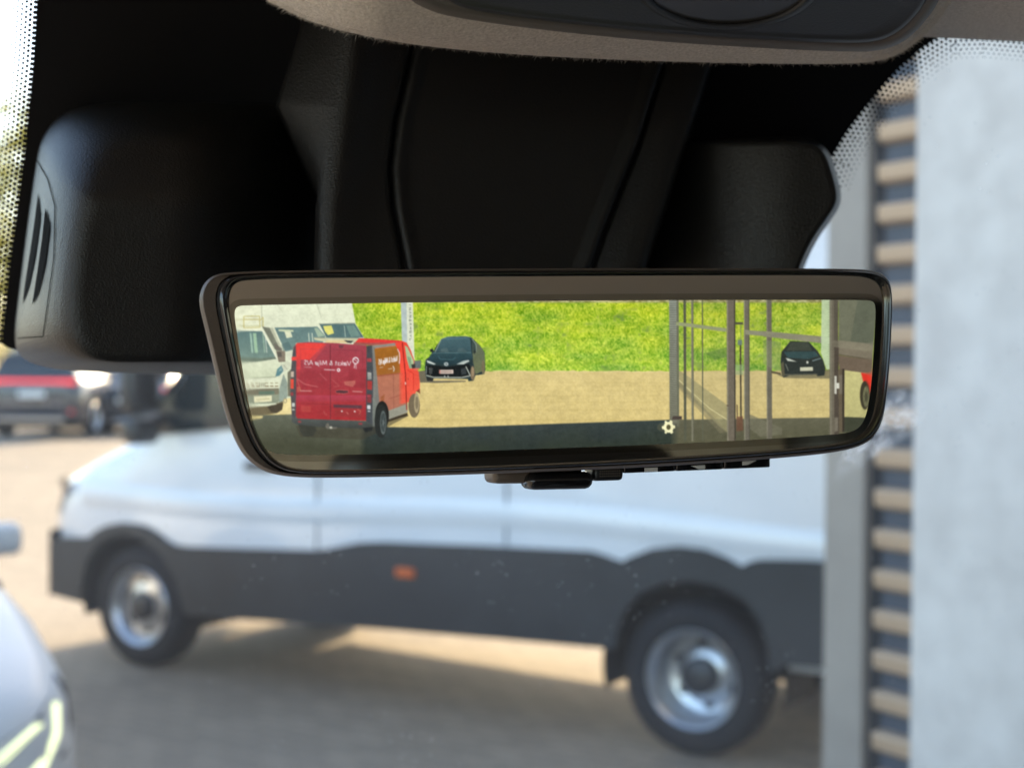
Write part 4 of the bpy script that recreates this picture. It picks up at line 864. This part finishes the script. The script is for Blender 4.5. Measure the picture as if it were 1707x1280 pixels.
# tail lamps and bumper
fill(zR([(118, 230), (150, 170), (158, 330), (152, 990), (108, 1000), (92, 700), (100, 420)]), (86, 84, 86)); fill(zR([(105, 306), (160, 300), (160, 346), (105, 345)]), (228, 74, 66)); fill(zR([(97, 470), (130, 465), (130, 530), (97, 530)]), (196, 178, 160)); fill(zR([(92, 555), (128, 550), (128, 660), (92, 660)]), (226, 82, 66)); fill(zR([(92, 700), (125, 700), (125, 740), (92, 740)]), (150, 70, 74)); fill(zR([(108, 820), (140, 820), (140, 862), (108, 862)]), (200, 206, 196)); fill(zR([(108, 885), (138, 885), (138, 902), (108, 902)]), (186, 190, 180))
fill(zR([(945, 180), (1008, 178), (1030, 500), (1010, 1070), (938, 1075)]), (74, 78, 82)); fill(zR([(948, 320), (1000, 320), (1000, 362), (948, 360)]), (168, 70, 74)); fill(zR([(955, 475), (998, 480), (1000, 555), (956, 560)]), (176, 176, 168), 1, (140, 142, 136)); fill(zR([(950, 570), (1008, 575), (1005, 675), (950, 668)]), (170, 62, 60)); fill(zR([(948, 720), (1000, 724), (998, 820), (948, 815)]), (134, 62, 66)); fill(zR([(952, 845), (988, 846), (988, 892), (952, 888)]), (216, 222, 222)); fill(zR([(955, 904), (986, 905), (986, 920), (955, 918)]), (190, 196, 196)); fill(zR([(950, 735), (985, 738), (982, 752), (950, 750)]), (190, 80, 92), .8)
fill(zR([(104, 980), (170, 995), (940, 1022), (1010, 1065), (985, 1112), (370, 1086), (160, 1062), (108, 1035)]), (88, 94, 92), 1, (66, 70, 66)); fill(zR([(175, 1018), (212, 1020), (210, 1042), (178, 1040)]), (150, 72, 74)); fill(zR([(855, 1040), (898, 1040), (896, 1064), (856, 1062)]), (146, 66, 70))
fill(zR([(480, 1085), (500, 1045), (520, 1050), (530, 1085), (620, 1090), (600, 1112), (500, 1110)]), (112, 110, 100)); ell(*zR([(545, 1095)])[0], 2.4, 2, (186, 186, 170)); fill(zR([(182, 1062), (372, 1085), (385, 1130), (345, 1190), (240, 1197), (205, 1150)]), (62, 64, 56)); fill(zR([(900, 1100), (1010, 1090), (1010, 1130), (930, 1150)]), (40, 44, 44))
# side
fill(zR([(1008, 178), (1340, 138), (1340, 500), (1400, 830), (1400, 920), (1190, 1000), (1160, 860), (1130, 810), (1095, 1075), (1012, 1080), (1030, 520)]), (190, 122, 92), 1, (176, 112, 92)); fill(zR([(1006, 178), (1040, 175), (1062, 510), (1095, 900), (1090, 1078), (1010, 1085), (1020, 500)]), (128, 128, 122)); fill(zR([(1012, 760), (1095, 870), (1092, 1078), (1010, 1085)]), (138, 144, 136), 1, (104, 110, 104))
fill(zR([(1008, 178), (1340, 138), (1340, 165), (1040, 205)]), (146, 140, 130)); fill(zR([(1032, 215), (1290, 182), (1320, 250), (1322, 482), (1060, 512)]), (166, 106, 36), 1, (160, 100, 44)); line(zR([(1062, 520), (1330, 488)]), 1.6, (156, 84, 62)); line(zR([(1245, 500), (1250, 900)]), .9, (150, 92, 76)); fill(zR([(1100, 760), (1150, 715), (1140, 790), (1110, 830)]), (150, 86, 50), .7); line(zR([(1190, 775), (1330, 730)]), 1.3, (160, 92, 74))
fill(zR([(1190, 905), (1400, 830), (1405, 925), (1192, 1003)]), (154, 154, 138)); fill(zR([(1395, 830), (1480, 800), (1480, 880), (1400, 900)]), (196, 180, 140), .9)
fill(zR([(1262, 152), (1345, 130), (1395, 145), (1440, 230), (1482, 350), (1500, 440), (1528, 470), (1542, 600), (1540, 690), (1500, 690), (1462, 800), (1330, 830), (1325, 500), (1310, 260)]), (242, 72, 56), 1, (240, 96, 74)); fill(zR([(1310, 480), (1345, 480), (1345, 830), (1312, 830)]), (222, 96, 74), .7); fill(zR([(1372, 175), (1402, 195), (1472, 350), (1470, 432), (1425, 435), (1395, 330)]), (176, 196, 150)); fill(zR([(1400, 300), (1440, 310), (1455, 430), (1425, 432)]), (120, 150, 120), .7); line(zR([(1395, 150), (1478, 350)]), 1.2, (206, 110, 90)); line(zR([(1345, 140), (1380, 500), (1395, 900)]), 1.5, (140, 34, 30)); line(zR([(1400, 450), (1470, 490), (1470, 680)]), 1, (200, 50, 40)); ell(*zR([(1380, 600)])[0], 1, 2.4, (246, 214, 200)); ell(*zR([(1410, 552)])[0], .9, 1, (150, 60, 50))
fill(zR([(1480, 348), (1555, 342), (1552, 432), (1470, 442)]), (108, 116, 112)); fill(zR([(1445, 390), (1490, 380), (1490, 430), (1455, 436)]), (60, 56, 52)); fill(zR([(1470, 432), (1530, 430), (1530, 452), (1480, 460)]), (236, 110, 90), .8)
ell(*zR([(1118, 960)])[0], 11.5, 24, (36, 36, 34)); ell(*zR([(1105, 1025)])[0], 10.5, 28, (44, 48, 46)); ell(*zR([(1130, 1040)])[0], 5.2, 20, (96, 106, 104)); ell(*zR([(1131, 1040)])[0], 3.8, 16, (58, 66, 66)); ell(*zR([(1133, 1040)])[0], 1.4, 5, (120, 130, 126))
for k in range(7): a = k * .9; q = zR([(1131, 1040)])[0]; line([q, (q[0] + 3.8 * math.cos(a), q[1] + 16 * math.sin(a))], 1, (100, 110, 108), .8)
ell(*zR([(1478, 850)])[0], 9.5, 20, (116, 104, 82)); ell(*zR([(1505, 820)])[0], 4.2, 17, (172, 158, 124)); ell(*zR([(1507, 820)])[0], 2.6, 11, (130, 118, 92)); fill(zR([(1500, 690), (1540, 655), (1546, 720), (1520, 700)]), (120, 60, 46), .8)
# lettering on the van, mirrored on the screen
GL = {'V': [[(0, 1), (.4, 0), (.8, 1)]], 'æ': [[(0, .6), (.3, .65), (.4, .5), (.4, .1), (.2, 0), (0, .15), (.1, .35), (.8, .38), (.75, .6), (.5, .62), (.4, .4), (.5, .05), (.8, .08)]], 'k': [[(.05, 0), (.05, 1)], [(.5, .65), (.05, .3), (.55, 0)]], 's': [[(.45, .55), (.2, .66), (.05, .5), (.4, .2), (.3, .02), (0, .1)]], 't': [[(.2, .95), (.2, .1), (.4, .02)], [(0, .65), (.4, .65)]],
      '&': [[(.75, 0), (.2, .75), (.35, 1), (.55, .8), (.1, .3), (.25, .02), (.5, .1), (.75, .45)]], 'M': [[(.05, 0), (.15, 1), (.5, .15), (.85, 1), (.95, 0)]], 'i': [[(.1, 0), (.1, .65)], [(.1, .85), (.1, .95)]], 'l': [[(.1, 0), (.1, 1)]], 'j': [[(.2, .65), (.2, -.15), (0, -.28)], [(.2, .85), (.2, .95)]], 'ø': [[(.05, .33), (.15, .6), (.38, .6), (.5, .33), (.38, .04), (.15, .04), (.05, .33)], [(0, -.05), (.55, .7)]], 'A': [[(0, 0), (.4, 1), (.8, 0)], [(.15, .35), (.65, .35)]], '/': [[(0, -.1), (.3, 1)]], 'S': [[(.55, .85), (.3, 1), (.08, .8), (.5, .3), (.35, .02), (.05, .12)]], ' ': []}
GW = {'V': .85, 'æ': .95, 'k': .62, 's': .55, 't': .5, '&': .9, 'M': 1.1, 'i': .28, 'l': .28, 'j': .34, 'ø': .65, 'A': .9, '/': .38, 'S': .7, ' ': .35}
def text(s, p0, p1, h, col, wd_, slant=0):
    """mirrored: starts at p0 and runs to p1, letters of height h"""
    tot = sum(GW[c] for c in s); x = 0
    for c in s:
        for st in GL[c]:
            pts = []
            for a, b in st:
                f = (x + a) / tot; pts.append((p0[0] + (p1[0] - p0[0]) * f - b * h * slant, p0[1] + (p1[1] - p0[1]) * f - b * h))
            line(pts, wd_, col, .95)
        x += GW[c]
wc = (236, 228, 226)
text('Vækst & Miljø A/S', zR([(770, 402)])[0], zR([(238, 392)])[0], 7.6, wc, 1.15)
for cx, cy, rx, ry, c in ((822, 345, 5.4, 5.8, wc), (822, 347, 3.7, 4.0, (160, 66, 78))): ell(*zR([(cx, cy)])[0], rx, ry, c)
line(zR([(812, 380), (806, 432)]), 1.2, wc); line(zR([(824, 382), (828, 440)]), 1.0, wc); line(zR([(800, 325), (850, 365)]), 1.0, wc)
ell(*zR([(630, 452)])[0], 2.9, 3.0, wc); ell(*zR([(630, 452)])[0], 1.1, 1.1, (166, 62, 70)); line(zR([(595, 452), (468, 446)]), 1.5, wc, .75); line(zR([(245, 418), (330, 422)]), .9, wc, .6)
text('Vækst & Miljø A/S', zR([(1292, 352)])[0], zR([(1075, 395)])[0], 9.4, wc, 1.15)
line(zR([(1290, 215), (1312, 260), (1316, 320), (1310, 380)]), 1.6, wc, .9); line(zR([(1240, 405), (1255, 440), (1245, 470)]), 1.4, wc); line(zR([(1185, 440), (1235, 435)]), 1.2, wc, .7); line(zR([(1090, 425), (1130, 418)]), 1.3, wc, .6)
# ---- glass front of the building on the right, reflecting the lot
vm = ((XX - 1116) / 3).clip(0, 1) * .14
fillr = np.array([126, 124, 100], np.float32); IMG[:] = IMG * (1 - vm[..., None]) + fillr * vm[..., None]
fill(zB([(235, 605), (300, 645), (620, 880), (625, 1100), (560, 1050), (235, 730)]), (158, 152, 112), .75); line(zB([(235, 680), (400, 835), (480, 905), (620, 995)]), 1.3, (222, 214, 160), .9); fill(zB([(235, 690), (620, 1090), (560, 1100), (235, 745)]), (130, 124, 96), .5)
fill(zB([(440, 470), (620, 420), (615, 500), (520, 520)]), (92, 122, 66), .5); fill(zB([(780, 945), (1050, 1060), (1050, 1110), (880, 1130), (790, 1060)]), (118, 116, 96), .7)
fill([(1113.5, 494), (1126.5, 494), (1126.5, 706), (1114.5, 706)], (150, 156, 144), 1, (126, 124, 104))
for k in range(56):
    y = 496 + k * 3.75 + .0; t_ = (y - 496) / 210; line([(1114, y + 2.2 * t_ * 2 - 1), (1126, y + 1 + 8 * (t_ - .35))], 1.2, (96, 100, 88), .85)
def bar(x, w_, c, y0=494, y1=735, a=1.0): fill(zB([(x - w_ / 2, 4.741 * (y0 - 490)), (x + w_ / 2, 4.741 * (y0 - 490)), (x + w_ / 2 + 4, 4.741 * (y1 - 490)), (x - w_ / 2 + 4, 4.741 * (y1 - 490))]), c, a)
bar(226, 18, (106, 108, 90), y1=712); bar(282, 21, (88, 90, 74)); bar(340, 16, (126, 124, 104)); bar(348, 5, (92, 92, 76)); bar(421, 9, (96, 98, 80)); bar(645, 66, (112, 104, 90)); bar(676, 10, (66, 62, 52)); bar(618, 9, (140, 136, 116))
bar(770, 42, (110, 106, 92)); bar(788, 9, (88, 86, 74)); bar(752, 8, (140, 138, 118)); bar(948, 40, (108, 104, 90)); bar(930, 8, (136, 132, 114))
fill(zB([(215, 222), (610, 272), (610, 302), (215, 250)]), (150, 156, 116)); fill(zB([(760, 286), (1060, 308), (1060, 348), (760, 322)]), (142, 142, 116))
fill(zC([(0, 318), (492, 364), (492, 416), (0, 358)]), (140, 138, 114)); bar(722, 13, (76, 70, 56), 575, 700); line(zB([(724, 245), (724, 370)]), 1, (110, 130, 110)); fill(zB([(678, 225), (742, 225), (742, 244), (678, 244)]), (84, 86, 66)); fill(zB([(700, 365), (735, 365), (735, 405), (700, 405)]), (110, 128, 116)); fill(zB([(680, 560), (745, 560), (745, 640), (680, 640)]), (150, 176, 130), .6)
fill(zB([(690, 970), (740, 965), (745, 1080), (690, 1085)]), (112, 78, 60), .8); line(zB([(695, 875), (697, 970)]), 1.5, (86, 70, 56)); line(zB([(612, 882), (628, 882)]), 1.6, (90, 70, 56)); fill(zB([(190, 965), (260, 965), (260, 992), (180, 992)]), (76, 66, 60))
# reflected car, pole, posts
fill(zC([(430, 60), (492, 60), (490, 600), (465, 600), (425, 480)]), (190, 208, 168), .95); fill(zC([(0, 385), (130, 400), (130, 620), (0, 560)]), (136, 150, 110), .4)
for k in range(26): line(zC([(476, 110 + k * 18), (488, 110 + k * 18)]), .8, (150, 164, 130))
fill(zC([(100, 640), (490, 600), (490, 668), (170, 664)]), (118, 112, 86), .8)
fill(zC([(128, 540), (135, 470), (200, 392), (335, 398), (400, 465), (440, 530), (458, 590), (450, 645), (400, 650), (390, 640), (190, 645), (150, 662), (135, 630)]), (50, 56, 52)); fill(zC([(205, 400), (330, 404), (360, 462), (170, 462)]), (66, 72, 62)); fill(zC([(150, 470), (380, 468), (410, 500), (330, 525), (180, 515)]), (56, 78, 78))
fill(zC([(165, 515), (190, 522), (250, 544), (180, 538)]), (200, 206, 190)); line(zC([(360, 538), (425, 518)]), 1.4, (130, 150, 150)); fill(zC([(272, 585), (365, 582), (365, 610), (272, 612)]), (206, 206, 178)); ell(*zC([(325, 548)])[0], 1.8, 2.4, (196, 200, 186)); line(zC([(165, 560), (185, 610)]), 1, (150, 156, 140)); line(zC([(150, 640), (400, 636)]), 1.2, (120, 118, 96)); fill(zC([(130, 560), (150, 540), (160, 650), (140, 655)]), (96, 92, 72))
fill(zC([(60, 610), (130, 625), (130, 640), (60, 628)]), (88, 80, 60), .9)
fill(zC([(555, 60), (840, 60), (812, 415), (555, 388)]), (112, 114, 94)); fill(zC([(700, 60), (840, 60), (812, 415), (640, 395)]), (92, 98, 82), .7); fill(zC([(520, 384), (815, 414), (806, 470), (520, 442)]), (134, 128, 108)); fill(zC([(545, 440), (808, 470), (806, 530), (545, 492)]), (124, 116, 98)); line(zC([(545, 490), (806, 530)]), 1.2, (82, 74, 62)); fill(zC([(550, 495), (806, 532), (800, 636), (560, 602)]), (112, 98, 82))
fill(zC([(597, 606), (806, 634), (760, 955), (600, 948)]), (202, 196, 134), 1, (186, 180, 122)); fill(zC([(718, 624), (802, 636), (786, 790), (765, 860), (735, 690)]), (224, 58, 44)); ell(*zC([(748, 790)])[0], 8.5, 24, (64, 60, 46)); ell(*zC([(756, 800)])[0], 5.2, 17, (120, 120, 88)); ell(*zC([(758, 800)])[0], 3, 9, (86, 86, 66))
for k in range(8): a = k * .8; q = zC([(757, 800)])[0]; line([q, (q[0] + 4.6 * math.cos(a), q[1] + 15 * math.sin(a))], .9, (74, 72, 54), .8)
fill(zC([(590, 948), (780, 955), (700, 1060), (560, 1060)]), (62, 66, 52), .9)
fill(zC([(488, 60), (552, 60), (552, 1090), (488, 1100)]), (112, 106, 90)); fill(zC([(520, 60), (552, 60), (552, 390), (520, 386)]), (92, 86, 74)); fill(zC([(522, 436), (555, 440), (556, 1070), (522, 1080)]), (82, 74, 64)); line(zC([(498, 60), (498, 1090)]), 1.6, (134, 130, 112)); fill(zC([(556, 600), (585, 600), (585, 1060), (556, 1060)]), (102, 92, 74)); fill(zC([(582, 596), (598, 596), (596, 1055), (582, 1058)]), (58, 52, 44))
fill(zC([(524, 648), (540, 648), (540, 780), (524, 780)]), (206, 206, 190)); fill(zC([(540, 700), (560, 700), (560, 740), (540, 740)]), (222, 222, 206)); fill(zC([(560, 640), (582, 640), (582, 780), (560, 780)]), (120, 112, 96)); fill(zC([(524, 952), (550, 952), (550, 1050), (524, 1060)]), (126, 120, 104), .9)
# the screen's own settings icon
gc = (250, 246, 196); cx, cy = 1112.6, 712
ell(cx - 9, cy, 10, 7, (120, 116, 86), .35); gp_ = []
for k in range(48):
    a = 2 * math.pi * k / 48; ph = (a / (2 * math.pi) * 6 + .25) % 1; r_ = 12.0 if ph < .5 else 9.0; gp_.append((cx + r_ * .92 * math.cos(a), cy + r_ * math.sin(a)))
fill(gp_, gc); ell(cx, cy, 3.7, 4.5, (92, 88, 60))
# mottling, slight blur and pixel grain
mott = 1 + .035 * vnoise(3.1, 2.7, 21) + .03 * vnoise(9, 8, 22) + .012 * vnoise(31, 27, 23); IMG *= mott[..., None]
ker = np.exp(-.5 * (np.arange(-4, 5) / 1.25) ** 2); ker /= ker.sum()
pad = np.pad(IMG, ((4, 4), (0, 0), (0, 0)), 'edge'); IMG = sum(ker[k] * pad[k:k + DH] for k in range(9)); pad = np.pad(IMG, ((0, 0), (4, 4), (0, 0)), 'edge'); SOFT = sum(ker[k] * pad[:, k:k + DW] for k in range(9)); IMG = SOFT
IMG += (2.5 * ((np.floor(XX * 1.6) % 2) - .5) + 2 * ((np.floor(YY * 1.6) % 2) - .5))[..., None]
IMG += rng.normal(0, 2.2, IMG.shape[:2])[..., None]
IMG = IMG.clip(0, 255) / 255
lin = np.where(IMG <= .04045, IMG / 12.92, ((IMG + .055) / 1.055) ** 2.4).astype(np.float32)
def bil(px, py):
    gx = (np.asarray(px) - DX0) * SS - .5; gy = (np.asarray(py) - DY0) * SS - .5; x0 = np.clip(np.floor(gx).astype(int), 0, DW - 2); y0 = np.clip(np.floor(gy).astype(int), 0, DH - 2); fx, fy = (gx - x0)[..., None], (gy - y0)[..., None]
    return (lin[y0, x0] * (1 - fx) + lin[y0, x0 + 1] * fx) * (1 - fy) + (lin[y0 + 1, x0] * (1 - fx) + lin[y0 + 1, x0 + 1] * fx) * fy
# grid between the left and right outline of the screen, row by row
dpa = np.array([tuple(p) for p in dp]); RW, RH = 900, 214
ytop, ybot = dpa[:, 1].min(), dpa[:, 1].max()
# columns run top to bottom: for each column x find top and bottom of the outline
def span(x):
    ysx = []
    for k in range(len(dpa)):
        (xa, ya), (xb, yb) = dpa[k - 1], dpa[k]
        if (xa <= x < xb) or (xb <= x < xa): ysx.append(ya + (yb - ya) * (x - xa) / (xb - xa))
    return (min(ysx), max(ysx))
xsg = np.linspace(dpa[:, 0].min() + .15, dpa[:, 0].max() - .15, RW); sp_ = np.array([span(x) for x in xsg]); tt = np.linspace(0, 1, RH)
PX = np.repeat(xsg[None, :], RH, 0); PY = sp_[None, :, 0] * (1 - tt[:, None]) + sp_[None, :, 1] * tt[:, None]
cm = np.array(CM); loc = np.stack([(PX - CX) / FPX, (CY - PY) / FPX, -np.ones_like(PX)], -1); rays = loc @ cm.T
q0 = np.array(MQ) - np.array(CAM); nn = np.array(MN); tpar = (q0 @ nn) / (rays @ nn); pts = np.array(CAM) + rays * tpar[..., None] + nn * .0011
me = bpy.data.meshes.new('screen'); nv_ = RW * RH; me.vertices.add(nv_); me.vertices.foreach_set('co', pts.reshape(-1).astype(np.float32))
ii = (np.arange(RH - 1)[:, None] * RW + np.arange(RW - 1)[None, :]).ravel(); quads = np.stack([ii, ii + RW, ii + RW + 1, ii + 1], -1).ravel()
nf = len(ii); me.loops.add(nf * 4); me.loops.foreach_set('vertex_index', quads.astype(np.int32)); me.polygons.add(nf); me.polygons.foreach_set('loop_start', (np.arange(nf) * 4).astype(np.int32)); me.update(calc_edges=True); me.validate()
at = me.color_attributes.new('picture', 'FLOAT_COLOR', 'POINT'); c4 = np.ones((nv_, 4), np.float32); c4[:, :3] = bil(PX, PY).reshape(-1, 3); at.data.foreach_set('color', c4.ravel())
sm_ = bpy.data.materials.new('lit_screen'); sm_.use_nodes = True; t = sm_.node_tree; b = t.nodes['Principled BSDF']; b.inputs['Base Color'].default_value = (.01, .01, .01, 1); b.inputs['Roughness'].default_value = .1; b.inputs['Specular IOR Level'].default_value = .15
va = N(sm_, 'ShaderNodeVertexColor'); va.layer_name = 'picture'; t.links.new(va.outputs[0], b.inputs['Emission Color']); b.inputs['Emission Strength'].default_value = 1 / 2 ** EXPO
scr = link('screen', me, sm_, mirror); scr['label'] = 'lit screen showing a red van, white vans, a black car and a grass bank'
# controls under the mirror
def mbox(name, x0, y0, x1, y1, off, th, bev, m, slant=-.040, sub=None):
    """box in the mirror's own frame spanning pixel columns x0..x1; y given at x0 side, slanted with the mirror's lower edge"""
    a, b, c, d = Q(x0, y0, off), Q(x1, y0 + (x1 - x0) * slant, off), Q(x1, y1 + (x1 - x0) * slant, off), Q(x0, y1, off)
    bm = bmesh.new(); v1 = [bm.verts.new(p) for p in (a, b, c, d)]; v2 = [bm.verts.new(p - MN * th) for p in (a, b, c, d)]
    bm.faces.new(v1); bm.faces.new(v2[::-1])
    for i in range(4): bm.faces.new((v1[i], v2[i], v2[(i + 1) % 4], v1[(i + 1) % 4]))
    bmesh.ops.recalc_face_normals(bm, faces=bm.faces)
    if bev: bmesh.ops.bevel(bm, geom=bm.edges[:], offset=bev, segments=3, affect='EDGES', profile=.5)
    return frombm(name, bm, m, sub or mirror, 40)
mbox('lever_mount', 837, 778, 905, 808, -.012, .016, .0022, M['casing'], -.01)
mbox('dimmer_lever', 889, 788, 1001, 818, -.006, .014, .0030, M['gloss'], -.02)
mbox('lever_stem', 905, 772, 985, 800, -.010, .008, .001, M['softblack'])
kn = mbox('microphone_grille', 1003, 776, 1054, 803, -.009, .012, .0015, M['softblack'], -.03)
for i in range(10):
    for j in range(4):
        mbox('grille_rib', 1013 + i * 3.6, 781 + j * 4.2 - i * .1, 1015 + i * 3.6, 783.4 + j * 4.2 - i * .1, -.0088, .0004, 0, M['casing'], sub=kn)
for x0, x1, y0 in ((1054, 1141, 771), (1143, 1222, 767.5), (1224, 1302, 764)):
    bt = mbox('button', x0, y0 - 6, x1, y0 + 18.5, -.009, .010, .0006, M['gloss'])
    if x0 == 1054: mbox('button_mark', 1089, 780.5, 1111, 787, -.00885, .0002, 0, M['icon'], sub=bt)
    elif x0 == 1143:
        mesh('button_mark', [Q(1167, 777, -.0088), Q(1191, 775.5, -.0088), Q(1191, 782, -.0088), Q(1180, 782.5, -.0088)], [(0, 1, 2, 3)], M['icon'], bt)
    else: mesh('button_mark', [Q(1254, 769.5, -.0088), Q(1279, 767.5, -.0088), Q(1264, 775, -.0088), Q(1254, 776, -.0088)], [(0, 1, 2, 3)], M['icon'], bt)
vs, fs = loft([[Q(900 + 40 * math.cos(a), 520 + 30 * math.sin(a), -.03) for a in np.linspace(0, 6.28, 20)[:-1]], [Q(890 + 45 * math.cos(a), 440 + 30 * math.sin(a), -.16) for a in np.linspace(0, 6.28, 20)[:-1]]])
mesh('mount_arm', vs, fs, M['softblack'], mirror, 60)
